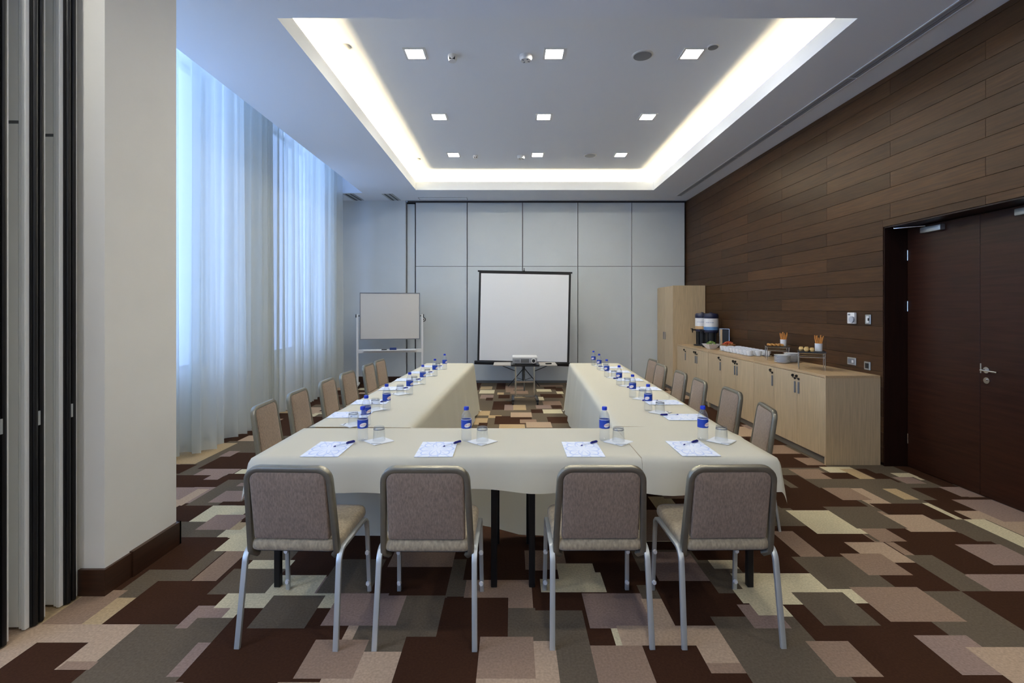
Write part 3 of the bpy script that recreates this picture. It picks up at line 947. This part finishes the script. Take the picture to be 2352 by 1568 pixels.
RB = [(1.09, 3.87), (1.109, 4.447), (1.145, 5.17), (1.136, 5.8), (1.171, 6.5), (1.176, 6.98)]
for k, (x, y) in enumerate(RB):
    rot = radians(90)
    setting(x, y, x + .07, y - .08, x + .20, y - .25 - (.03 if k == 5 else 0), rot, x + .09, y - .2, rot + .1, .7425, 'on cabinet-side table, %s from screen' % ORD[5 - k], -.6)

# ------------------------------------------------------------------ cabinets
def low_cabinet(y0, y1, label, end=False):
    x0, x1, H = 3.12, 3.665, .89
    root = thing('low_cabinet', label, 'cabinet', ((x0 + x1) / 2, (y0 + y1) / 2, 0), 0, 'low oak cabinets along the wood wall')
    hx, hy = (x1 - x0) / 2, (y1 - y0) / 2
    b = MB(); b.box(-hx + .022, hx, -hy + .018, hy - .018, .07, H - .025).build('carcass', M_oak, root)
    for s in (-1, 1):
        MB().box(-hx, hx, min(s * hy, s * (hy - .018)), max(s * hy, s * (hy - .018)), 0, H - .025).build('side_panel', M_oak, root)
    MB().box(-hx + .03, hx, -hy + .018, hy - .018, 0, .07).build('plinth', M_plinth, root)
    MB().box(-hx, hx, -hy, hy, H - .025, H, .0015).build('worktop', M_oak_top, root)
    w = (2 * hy - .036) / 3
    for i in range(3):               # i = 0 is nearest the camera end
        ya = -hy + .018 + i * w
        d = MB().box(0, .02, .0015, w - .0015, .075, H - .03, .0012).build('door', M_oak, root, (-hx, ya, 0))
        hyy = {0: w - .035, 1: .035, 2: .035}[i]
        MB().box(-.014, 0, hyy - .008, hyy + .008, .635, .76, .003).build('handle', M_greyplastic, d)
        MB().cyl((0, hyy, .792), (-.012, hyy, .792), .012, n=14).build('lock', M_black, d)
        k = MB(); k.box(-.035, -.012, hyy - .003, hyy + .003, .80, .808).cyl((-.03, hyy - .004, .825), (-.03, hyy + .004, .825), .015, n=12).build('key', M_black, d)
low_cabinet(4.81, 6.235, 'low pale oak cabinet standing at the door end of the row')
low_cabinet(6.24, 7.69, 'low pale oak cabinet in the middle of the row')
low_cabinet(7.695, 9.14, 'low pale oak cabinet beside the tall cupboard')
root = thing('tall_cupboard', 'tall pale oak cupboard with two doors in the far corner', 'cupboard', (3.36, 9.66, 0))
MB().box(-.29, .30, -.481, .50, .06, 1.998, .002).build('carcass', M_oak, root)
MB().box(-.28, .30, -.48, .48, 0, .06).build('plinth', M_plinth, root)
for i, (a, b) in enumerate(((-.48, -.003), (.003, .48))):
    d = MB().box(-.02, 0, a, b, .07, 1.985, .0015).build('door', M_oak, root, (-.292, 0, 0))
    MB().box(-.035, -.02, (b - .05) if i == 0 else (a + .035), (b - .035) if i == 0 else (a + .05), .95, 1.10, .003).build('handle', M_greyplastic, d)
MB().box(-.312, .30, -.5, -.482, 0, 2.0).build('side_panel', M_oak, root)

# ------------------------------------------------------------------ buffet on the cabinets
ZW = .8905
def urn(x, y, band, label):
    root = thing('drink_dispenser', label, 'dispenser', (x, y, ZW), 0, 'drink dispensers on the buffet')
    MB().lathe([(.14, 0), (.145, .004), (.145, .018), (.135, .022)], 28).build('drip_tray', M_blackmetal, root)
    for a in (0.3, 1.4, 2.6, 3.7, 5.2):
        MB().cyl((.095 * cos(a), .095 * sin(a), .02), (.095 * cos(a), .095 * sin(a), .26), .010, n=8).build('stand_leg', M_blackmetal, root)
    MB().cyl((0, 0, .02), (0, 0, .26), .082, .09, n=24).build('stand_column', M_black, root)
    MB().lathe([(.105, .25), (.119, .27), (.119, .31)], 32).build('tank_base', mat('urn_navy', (26, 32, 62), 0.3), root)
    MB().lathe([(.1205, .30), (.1205, .355)], 32, cap0=False, cap1=False).build('colour_band', band, root)
    lab = MB().lathe([(.1205, .355), (.1205, .50)], 32, cap0=False, cap1=False).build('label_sleeve', M_labelwhite, root)
    m = MB()      # faint unreadable line of print on the sleeve
    for q, (u0, u1) in enumerate(((-.07, -.05), (-.044, -.012), (-.004, .018), (.026, .066))):
        vs = m.ring([(u0, -.008, 0), ((u0 + u1) / 2, -.008, 0), (u1, -.008, 0), (u1, .008, 0), ((u0 + u1) / 2, .008, 0), (u0, .008, 0)]); m.cap([vs[0], vs[1], vs[4], vs[5]]); m.cap([vs[1], vs[2], vs[3], vs[4]])
    for v in m.bm.verts:
        a = v.co.x / .1215 - pi / 2 - .55; v.co = Vector((.1215 * cos(a), .1215 * sin(a), .43 + v.co.y))
    m.build('printed_line', mat('sleeve_print', (186, 192, 208), .6), lab)
    MB().lathe([(.119, .50), (.1215, .505), (.1215, .56), (.105, .585), (.03, .592), (.022, .605), (.006, .607)], 32).build('lid', mat('urn_navy', (26, 32, 62), 0.3), root)
    t = MB(); t.cyl((-.11, 0, .285), (-.19, 0, .285), .012, n=10).cyl((-.175, 0, .30), (-.175, 0, .235), .013, .009, n=10).box(-.21, -.165, -.006, .006, .30, .312).build('tap', M_blackmetal, root)
urn(3.47, 8.43, mat('band_blue', (96, 140, 190), .4), 'drink dispenser with white sleeve and blue band')
urn(3.46, 8.80, mat('band_tan', (196, 160, 112), .4), 'drink dispenser with white sleeve and tan band beside the tall cupboard')
root = thing('menu_holder', 'small upright menu holder with chrome frame beside the dispensers', 'menu holder', (3.56, 8.10, ZW), radians(-50))
MB().box(-.085, .085, -.012, .012, 0, .012).build('base', M_chrome, root)
m = MB(); m.sweep([(-.08, 0, .012), (-.08, 0, .33), (.08, 0, .33), (.08, 0, .012)], .012, .01, (0, 1, 0)).build('frame', M_chrome, root)
MB().box(-.074, .074, -.003, .003, .014, .324).build('card', M_black, root)
MB().box(-.074, -.035, -.006, -.0035, .014, .324).build('card_strip', mat('card_tan', (176, 150, 118), .6), root)

def salad(name, kind, rmax, z0, n, cols, seed, parent):
    rnd = random.Random(seed); ms = [mat(name + str(i), c, .5) for i, c in enumerate(cols)]
    m = MB()
    for i in range(n):
        a, r = rnd.uniform(0, 6.28), rmax * sqrt(rnd.random()); s = rnd.uniform(.008, .018)
        h = z0 + .05 * (1 - (r / rmax) ** 2) + rnd.uniform(-.006, .008)
        nf = len(m.bm.faces)
        M = Matrix.Translation((r * cos(a), r * sin(a), h)) @ Matrix.Rotation(rnd.uniform(0, 3), 4, 'X') @ Matrix.Rotation(rnd.uniform(0, 6), 4, 'Z') @ Matrix.Diagonal((s, s * .8, s * .4, 1))
        res = bmesh.ops.create_icosphere(m.bm, subdivisions=1, radius=1, matrix=M)
        k = rnd.randrange(len(ms))
        for f in {f for v in res['verts'] for f in v.link_faces}: f.material_index = k
    return m, ms
root = thing('salad_bowl', 'flared white porcelain bowl on the buffet beside the wooden bowl', 'bowl', (3.31, 8.04, ZW), radians(12))
def sq(h, z): return [(h, h * .9, z), (-h, h * .9, z), (-h, -h * .9, z), (h, -h * .9, z)]
m = MB(); rs = [m.ring(sq(h, z)) for h, z in ((.045, 0), (.06, .015), (.112, .085), (.107, .086), (.054, .02), (.01, .018))]
for a, b in zip(rs, rs[1:]): m.bridge(a, b)
m.cap(rs[0], True); m.cap(rs[-1]); m.build('bowl', M_porcelain, root)
m, ms = salad('salad_green', 'stuff', .08, .062, 90, [(96, 140, 60), (140, 170, 84), (70, 110, 48), (190, 200, 140)], 3, None)
o = m.build('green_salad', ms, None, (3.31, 8.04, ZW + .008), kind='stuff'); tag(o, 'chopped green salad heaped in the white bowl', 'salad')
root = thing('wooden_bowl', 'round wooden bowl holding red vegetables on the buffet', 'bowl', (3.53, 7.88, ZW))
MB().lathe([(.05, 0), (.07, .012), (.105, .075), (.108, .09), (.103, .09), (.066, .02), (.01, .016)], 28).build('bowl', mat('bowl_wood', (150, 104, 60), .5, nscale=20, namt=.2), root)
m, ms = salad('salad_red', 'stuff', .09, .07, 90, [(206, 84, 50), (214, 120, 66), (180, 56, 40), (226, 150, 100)], 5, None)
o = m.build('red_salad', ms, None, (3.53, 7.88, ZW + .008), kind='stuff'); tag(o, 'cut red and orange vegetables heaped in the wooden bowl', 'salad')

cup0 = thing('coffee_cup', 'x', 'cup', (0, 0, 0), 0, 'white cups on saucers on the buffet')
MB().lathe([(.024, 0), (.026, .003), (.036, .02), (.043, .045), (.045, .066), (.043, .066), (.041, .046), (.033, .02), (.004, .006)], 20).build('body', M_porcelain, cup0, (0, 0, .013))
MB().sweep([(-.040, 0, .068), (-.060, 0, .066), (-.064, 0, .05), (-.055, 0, .036), (-.037, 0, .032)], .008, .007, (0, 1, 0)).build('handle', M_porcelain, cup0)
MB().lathe([(.028, 0), (.03, .002), (.050, .010), (.0535, .014), (.05, .0145), (.026, .006), (.004, .006)], 24).build('saucer', M_porcelain, cup0)
for j, row in enumerate(('front row', 'middle row', 'row against the wall')):
    for i in range(9):
        place(cup0, 3.34 + j * .115, 6.80 + i * .108 - j * .02, ZW, radians(200 + (i * 37) % 60), 'white coffee cup on its saucer, %s, %s from the plate stacks' % (row, ORD[i]))
plate0 = MB().lathe([(.055, 0), (.058, .002), (.088, .011), (.092, .0145), (.088, .015), (.056, .006), (.004, .0055)], 32).build('plate', M_porcelain)
tag(plate0, 'x', 'plate', 'white plates stacked on the buffet')
for (x, y, n, wh) in ((3.325, 5.95, 8, 'front plate stack'), (3.505, 6.06, 9, 'plate stack against the wood wall')):
    for i in range(n):
        place(plate0, x + .001 * (i % 3), y, ZW + i * .0122, 0, 'white round plate in the %s, %s from the bottom' % (wh, ORD[i]))

def riser(cx, cy, hx, hy, rz, h, board, label):
    root = thing('buffet_riser', label, 'riser', (cx, cy, ZW), rz, 'chrome risers on the buffet')
    r = .005
    for sx in (-1, 1):
        for sy in (-1, 1):
            MB().cyl((sx * hx, sy * hy, 0), (sx * hx, sy * hy, h), r, n=8).build('leg', M_chrome, root)
    for z in (h, h - .045):
        m = MB()
        for sx in (-1, 1): m.cyl((sx * hx, -hy, z), (sx * hx, hy, z), r, n=8)
        for sy in (-1, 1): m.cyl((-hx, sy * hy, z), (hx, sy * hy, z), r, n=8)
        m.build('rail', M_chrome, root)
    MB().box(-hx - .01, hx + .01, -hy - .01, hy + .01, h + .005, h + .015).build('board', board, root)
    return root
M_slate = mat('slate', (34, 34, 38), .5); M_board = mat('dark_board', (72, 60, 48), .5)
riser(3.475, 6.34, .125, .10, radians(-22), .165, M_board, 'chrome wire riser with a board of savoury snacks beside the cups')
riser(3.325, 5.37, .122, .12, radians(-29), .18, M_slate, 'chrome wire riser with a slate of bread near the door end')
z1, z2 = ZW + .1805, ZW + .1955
def pot(x, y, z, n, label, seed):
    rnd = random.Random(seed)
    root = thing('white_pot', 'white porcelain pot holding breadsticks on ' + label, 'pot', (x, y, z))
    MB().lathe([(.034, 0), (.036, .002), (.038, .085), (.0355, .085), (.0335, .006), (.004, .005)], 24).build('body', M_porcelain, root)
    Mst = mat('breadstick', (206, 142, 70), .7, nscale=40, namt=.15)
    for i in range(n):
        a = 2 * pi * i / n + rnd.uniform(-.2, .2); r0, r1 = .017, rnd.uniform(.03, .048); h = rnd.uniform(.15, .185)
        p = MB(); pts = [(r0 * cos(a), r0 * sin(a), .012), ((r0 + r1) / 2 * cos(a + .1), (r0 + r1) / 2 * sin(a + .1), h * .6), (r1 * cos(a), r1 * sin(a), h)]
        p.sweep(pts, .011, .011, (cos(a + 1.57), sin(a + 1.57), 0), rnd=.5)
        tag(p.build('breadstick', Mst, None, (x, y, z)), 'golden breadstick standing in the white pot on ' + label, 'breadstick', 'breadsticks on ' + label)
pot(3.55, 6.325, z1, 8, 'the riser beside the cups', 1)
pot(3.405, 5.37, z2, 9, 'the slate riser', 2)
Mp = mat('pastry', (200, 146, 78), .7, nscale=25, namt=.25, bump=.3)
prn = random.Random(8)
pastry = MB().cushion(.06, .035, .024, .015, .003).build('pastry', Mp)
tag(pastry, 'x', 'pastry', 'snack pastries on the riser beside the cups')
for i in range(8):
    place(pastry, 3.375 + .042 * (i // 2) - .01 * (i % 2), 6.37 - .017 * (i // 2) - .07 * (i % 2), z1 + .004, prn.uniform(1.0, 1.5), 'small golden pastry on the riser board beside the cups')
Mbr = mat('bread', (222, 190, 128), .75, nscale=30, namt=.15, bump=.3)
bread = MB().cushion(.10, .045, .035, .02, .004).build('bread_roll', Mbr)
tag(bread, 'x', 'bread', 'bread rolls on the slate riser')
for i in range(4):
    place(bread, 3.235 + .05 * (i % 2) + .012 * (i // 2), 5.315 + .115 * (i // 2) - .02 * (i % 2), z2 + .005, radians(62), 'pale bread roll lying on the slate riser')

# ------------------------------------------------------------------ far end: whiteboard, screen, projector
root = thing('whiteboard', 'white mobile whiteboard on a stand with tray and black knobs', 'whiteboard', (-2.40, 9.53, 0), radians(11.5))
W, zb, zt = 1.15, .955, 1.875
MB().box(-W / 2 + .012, W / 2 - .012, -.008, .008, zb + .012, zt - .012).build('board', mat('whiteboard_face', (214, 209, 200), .35), root)
m = MB(); m.box(-W / 2, W / 2, -.014, .014, zt - .016, zt).box(-W / 2, W / 2, -.014, .014, zb, zb + .016).box(-W / 2, -W / 2 + .014, -.014, .014, zb + .016, zt - .016).box(W / 2 - .014, W / 2, -.014, .014, zb + .016, zt - .016).build('board_frame', M_greyplastic, root)
for s in (-1, 1):
    x = s * (W / 2 + .045)
    MB().box(x - .02, x + .02, -.02, .02, .08, 1.45, .003).build('post', M_whiteplastic, root)
    MB().box(x - .02, x + .02, -.27, .27, .055, .095, .004).build('foot', M_whiteplastic, root)
    for yy in (-.23, .23): 
        c = MB(); c.cyl((x - .012, yy, .028), (x + .012, yy, .028), .028, n=16).build('caster', M_black, root)
    k = MB(); k.cyl((x - s * .04, 0, 1.42), (x + s * .03, 0, 1.42), .012).cyl((x + s * .015, 0, 1.42), (x + s * .032, 0, 1.42), .034, n=20).build('knob', M_black, root)
MB().box(-W / 2 - .045, W / 2 + .045, -.02, .02, .695, .765, .003).build('cross_bar', M_whiteplastic, root)
MB().box(-.5, .5, -.075, -.02, .735, .75).build('tray', M_whiteplastic, root)
er = tag(MB().box(-.065, .065, -.025, .025, 0, .045, .004).build('whiteboard_eraser', mat('eraser_blue', (44, 66, 130), .6), None, (-2.335, 9.495, .7515), (0, 0, radians(11.5))), 'blue whiteboard eraser lying on the whiteboard tray', 'eraser')
tag(MB().cyl((-.05, 0, .009), (.05, 0, .009), .009).build('marker_pen', M_black, None, (-2.50, 9.46, .7515), (0, 0, radians(11.5))), 'black marker pen lying on the whiteboard tray', 'marker')
root = thing('crank_port', 'round black and white crank port on the partition beside the whiteboard', 'crank port', (-1.86, 10.189, 1.335))
MB().cyl((0, 0, 0), (0, -.012, 0), .045, n=24).build('ring', M_black, root)
MB().cyl((0, -.012, 0), (0, -.016, 0), .03, n=24).build('rosette', M_whiteplastic, root)
MB().cyl((0, -.016, 0), (0, -.02, 0), .014, n=16).build('socket', M_black, root)

root = thing('projection_screen', 'portable white projection screen with black border on a tripod', 'projection screen', (.235, 9.42, 0), radians(-1))
roll = Matrix.Rotation(radians(-1.0), 4, 'Y')
def rb(m): m.transform(Matrix.Translation((0, 0, 1.4)) @ Matrix.Rotation(radians(1.2), 4, 'Y') @ Matrix.Translation((0, 0, -1.4))); return m
rb(MB().box(-.855, .855, -.003, .0, .54, 2.235)).build('sheet', M_screen, root)
rb(MB().box(-.895, -.855, -.0032, .0, .52, 2.26).box(.855, .895, -.0032, 0, .52, 2.26).box(-.895, .895, -.0032, 0, 2.235, 2.27).box(-.895, .895, -.0032, 0, .52, .54)).build('border', M_black, root)
rb(MB().box(-.92, .92, -.012, .014, 2.262, 2.292)).build('top_bar', M_blackmetal, root)
rb(MB().box(-.95, .95, -.04, .045, .46, .53, .012, 2)).build('case', M_blackmetal, root)
MB().box(-.018, .018, .05, .085, .12, 2.31).build('mast', M_blackmetal, root)
MB().sweep([(0, .07, 2.31), (0, .02, 2.35), (0, 0, 2.345), (0, 0, 2.30)], .014, .012, (1, 0, 0)).build('hook', M_blackmetal, root)
for k in range(3):
    a = radians(90 + 120 * k + 180)
    m = MB(); m.sweep([(0, .067, .40), (.36 * cos(a), .067 + .36 * sin(a), .012)], .022, .012, (-sin(a), cos(a), 0)).build('leg', M_blackmetal, root)
    m = MB(); m.sweep([(0, .067, .16), (.19 * cos(a), .067 + .19 * sin(a), .20)], .012, .008, (-sin(a), cos(a), 0)).build('brace', M_blackmetal, root)

root = thing('projector_cart', 'chrome projector cart on black casters with folding side shelves', 'cart', (.215, 8.05, 0))
for s in (-1, 1):
    MB().sweep([(s * .155, 0, .07), (s * .155, 0, .62)], .028, .028, (0, 1, 0)).build('post', M_chrome, root)
    MB().box(s * .20 - .022, s * .20 + .022, -.24, .24, .055, .085, .005).build('foot', M_blackmetal, root)
    for yy in (-.21, .21):
        MB().cyl((s * .20 - .014, yy, .029), (s * .20 + .014, yy, .029), .029, n=16).build('caster', M_black, root)
    m = MB(); m.box(min(s * .235, s * .52), max(s * .235, s * .52), -.2, .2, .628, .648, .004).build('side_shelf', mat('shelf_grey', (168, 162, 154), .5), root)
    MB().sweep([(s * .155, 0, .52), (s * .42, 0, .628)], .014, .012, (0, 1, 0)).build('bracket', M_blackmetal, root)
MB().box(-.20, .20, -.02, .02, .075, .105, .004).build('base_bar', M_chrome, root)
MB().box(-.155, .155, -.012, .012, .33, .355).build('cross_bar', M_chrome, root)
MB().box(-.232, .232, -.2, .2, .62, .65, .004).build('top_shelf', M_blackmetal, root)
root = thing('projector', 'white projector with grey front and lens on the cart', 'projector', (.21, 8.0, .651))
MB().box(-.20, .20, -.14, .14, .015, .105, .012, 2).build('body', mat('projector_grey', (150, 152, 156), .4), root)
MB().box(-.205, .205, -.145, .145, .10, .13, .010, 2).build('lid', M_whiteplastic, root)
m = MB(); m.cyl((.14, -.14, .062), (.14, -.165, .062), .040, n=24).build('lens_ring', M_whiteplastic, root)
m = MB(); m.cyl((.14, -.164, .062), (.14, -.168, .062), .028, n=24).build('lens', M_black, root)
for i in range(6): MB().box(-.06 + i * .022, -.048 + i * .022, -.143, -.139, .03, .09).build('grille_slot', M_black, root)
MB().box(-.17, -.09, -.143, -.139, .04, .08).build('connector_panel', M_greyplastic, root)
for sx in (-1, 1): MB().cyl((sx * .15, -.1, 0), (sx * .15, -.1, .02), .012).build('foot', M_black, root)
tag(MB().box(-.05, .05, -.02, .02, 0, .02, .004).build('remote_control', M_black, None, (.60, 7.95, .6485), (0, 0, .4)), 'small black remote lying on the cart side shelf', 'remote')

# ------------------------------------------------------------------ wall fittings on the wood wall
XW = 3.6685
root = thing('thermostat', 'white thermostat with round dial on the wood wall', 'thermostat', (XW, 5.20, 1.455))
MB().box(-.028, 0, -.055, .055, -.06, .06, .006, 2).build('case', M_whiteplastic, root)
MB().cyl((-.028, -.03, -.015), (-.045, -.03, -.015), .034, n=24).build('dial', mat('dial_grey', (176, 182, 192), .4), root)
MB().box(-.03, -.028, .005, .04, .03, .045).build('display', M_greyplastic, root)
def plate_fit(y, z, name, label, cat, w, h, inner, led=None):
    root = thing(name, label, cat, (XW, y, z))
    m = MB(); m.box(-.010, 0, -w / 2, w / 2, -h / 2, h / 2, .003).build('frame', M_alu, root)
    MB().box(-.013, -.010, -w / 2 + .018, w / 2 - .018, -h / 2 + .016, h / 2 - .016, .002).build('insert', inner, root)
    if led: MB().box(-.0145, -.013, -w * .3, -w * .08, -.014, .014).build('switch_key', led, root)
plate_fit(4.975, 1.445, 'card_switch', 'narrow silver switch plate beside the thermostat', 'switch', .075, .10, M_whiteplastic, M_black)
plate_fit(5.215, .99, 'light_switch', 'silver switch plate with white key low on the wood wall', 'switch', .13, .08, M_greyplastic, M_whiteplastic)
plate_fit(4.985, .968, 'power_socket', 'silver framed dark power socket nearest the door frame', 'socket', .085, .085, M_black)

# ------------------------------------------------------------------ ceiling fittings
E_down = emit('downlight_glow', NEUTRAL, DOWNLIGHT_E)
d0 = thing('recessed_downlight', 'x', 'ceiling light', (0, 0, 0), 0, 'square recessed downlights')
m = MB(); a, b = .11, .086
m.box(-a, a, -a, -b, -.008, 0).box(-a, a, b, a, -.008, 0).box(-a, -b, -b, b, -.008, 0).box(b, a, -b, b, -.008, 0).build('trim', M_whiteplastic, d0)
MB().box(-b, b, -b, b, -.005, -.001).build('diffuser', E_down, d0)
for j, y in enumerate((4.88, 6.48, 8.07)):
    for i, x in enumerate((-.975, .425, 1.815)):
        place(d0, x, y, ZT - .0005, 0, 'square recessed downlight, row %s, %s' % (('farthest from the projection screen', 'between the other two rows', 'closest to the projection screen')[j], ('window side', 'centre', 'wood wall side')[i]))
for j, y in enumerate((-2.4, -.4, 1.6)):  # unseen lamps added to brighten the near column and folded panels
    for i, x in enumerate((-2.2, .4, 2.6)):
        place(d0, x, y, ZC - .0005, 0, 'unseen square downlight added to the adjoining room ceiling, %s row, %s' % (('back', 'middle', 'front')[j], ('window side', 'centre', 'wood wall side')[i]))
def disc(name, x, y, r, h, label, cat, m_, extra=None):
    root = thing(name, label, cat, (x, y, ZT))
    MB().lathe([(r, 0), (r, -h * .5), (r * .8, -h), (r * .1, -h)], 24).build('body', m_, root)
    if extra == 'grille': MB().lathe([(r * .86, -h - .001), (r * .1, -h - .002)], 24).build('grille', M_greyplastic, root)
    if extra == 'slots':
        for k in range(4): MB().box(r * .35, r * .7, -.006, .006, -h - .003, -h).transform(Matrix.Rotation(k * pi / 2 + .5, 4, 'Z')).build('slot', M_greyplastic, root)
    if extra == 'eye': MB().box(-r * .6, r * .6, -r * .85, -r * .6, -h * .9, -h * .4).build('window', M_black, root)
disc('smoke_detector', .141, 4.925, .065, .05, 'white smoke detector near the centre light farthest from the screen', 'smoke detector', M_whiteplastic, 'slots')
disc('smoke_detector', .154, 8.14, .065, .05, 'white smoke detector beside the centre light closest to the screen', 'smoke detector', M_whiteplastic, 'slots')
disc('motion_sensor', -.605, 4.92, .048, .06, 'white motion sensor with dark window near the lights farthest from the screen', 'sensor', M_whiteplastic, 'eye')
disc('motion_sensor', -.613, 8.12, .04, .05, 'white motion sensor near the lights closest to the screen', 'sensor', M_whiteplastic, 'eye')
disc('ceiling_speaker', 1.325, 4.91, .105, .012, 'round grey grille ceiling speaker near the lights farthest from the screen', 'speaker', M_whiteplastic, 'grille')
disc('ceiling_speaker', 1.31, 8.10, .105, .012, 'round grey grille ceiling speaker near the lights closest to the screen', 'speaker', M_whiteplastic, 'grille')
disc('sprinkler_cover', -1.635, 4.75, .05, .012, 'small round sprinkler cover on the tray ceiling at the window side', 'sprinkler', M_whiteplastic)
disc('sprinkler_cover', 1.975, 4.75, .055, .012, 'small round sprinkler cover on the tray ceiling at the wood wall side', 'sprinkler', M_whiteplastic, 'grille')
disc('sprinkler_cover', -1.62, 8.30, .05, .012, 'small round sprinkler cover on the tray ceiling at the far window corner', 'sprinkler', M_whiteplastic)
# slot diffuser along the wood wall
root = thing('slot_diffuser', 'long grey slot air diffuser in the ceiling along the wood wall', 'air diffuser', (3.355, 2.9, ZC))
m = MB(); m.box(-.06, -.045, -6.8, 6.85, -.006, 0).box(.045, .06, -6.8, 6.85, -.006, 0).build('frame', M_whiteplastic, root)
for k in range(11):
    y = -6.8 + k * 1.24
    MB().box(-.045, .045, y, y + 1.22, -.0035, -.001).build('slot', mat('slot_grey', (158, 162, 170), .6), root)
    MB().box(-.004, .004, y, y + 1.22, -.006, -.0035).build('divider', mat('slot_edge', (110, 114, 120), .5), root)
# partition track slots near the far wall
def track_slot(x, y0, y1, label):
    root = thing('ceiling_track', label, 'ceiling track', (x, (y0 + y1) / 2, ZC), radians(-4))
    h = (y1 - y0) / 2
    MB().box(-.11, .11, -h, h, -.004, 0).build('plate', M_alu, root)
    MB().box(-.065, -.03, -h, h, -.006, -.004).build('slot', M_black, root)
    MB().box(.035, .06, -h, h, -.006, -.004).build('slot', M_black, root)
track_slot(-3.22, 9.55, 10.12, 'short dark partition track in the ceiling corner by the curtains')
track_slot(-2.45, 9.55, 10.12, 'short dark partition track in the ceiling above the whiteboard')
root = thing('access_panel', 'small flush access panel in the ceiling above the partition', 'access panel', (-1.42, 9.98, ZC))
m = MB(); m.box(-.5, .5, -.11, -.10, -.003, 0).box(-.5, .5, .10, .11, -.003, 0).box(-.5, -.49, -.10, .10, -.003, 0).box(.49, .5, -.10, .10, -.003, 0).build('frame', M_greyplastic, root)
MB().box(-.49, .49, -.10, .10, -.002, 0).build('panel', M_ceil, root)
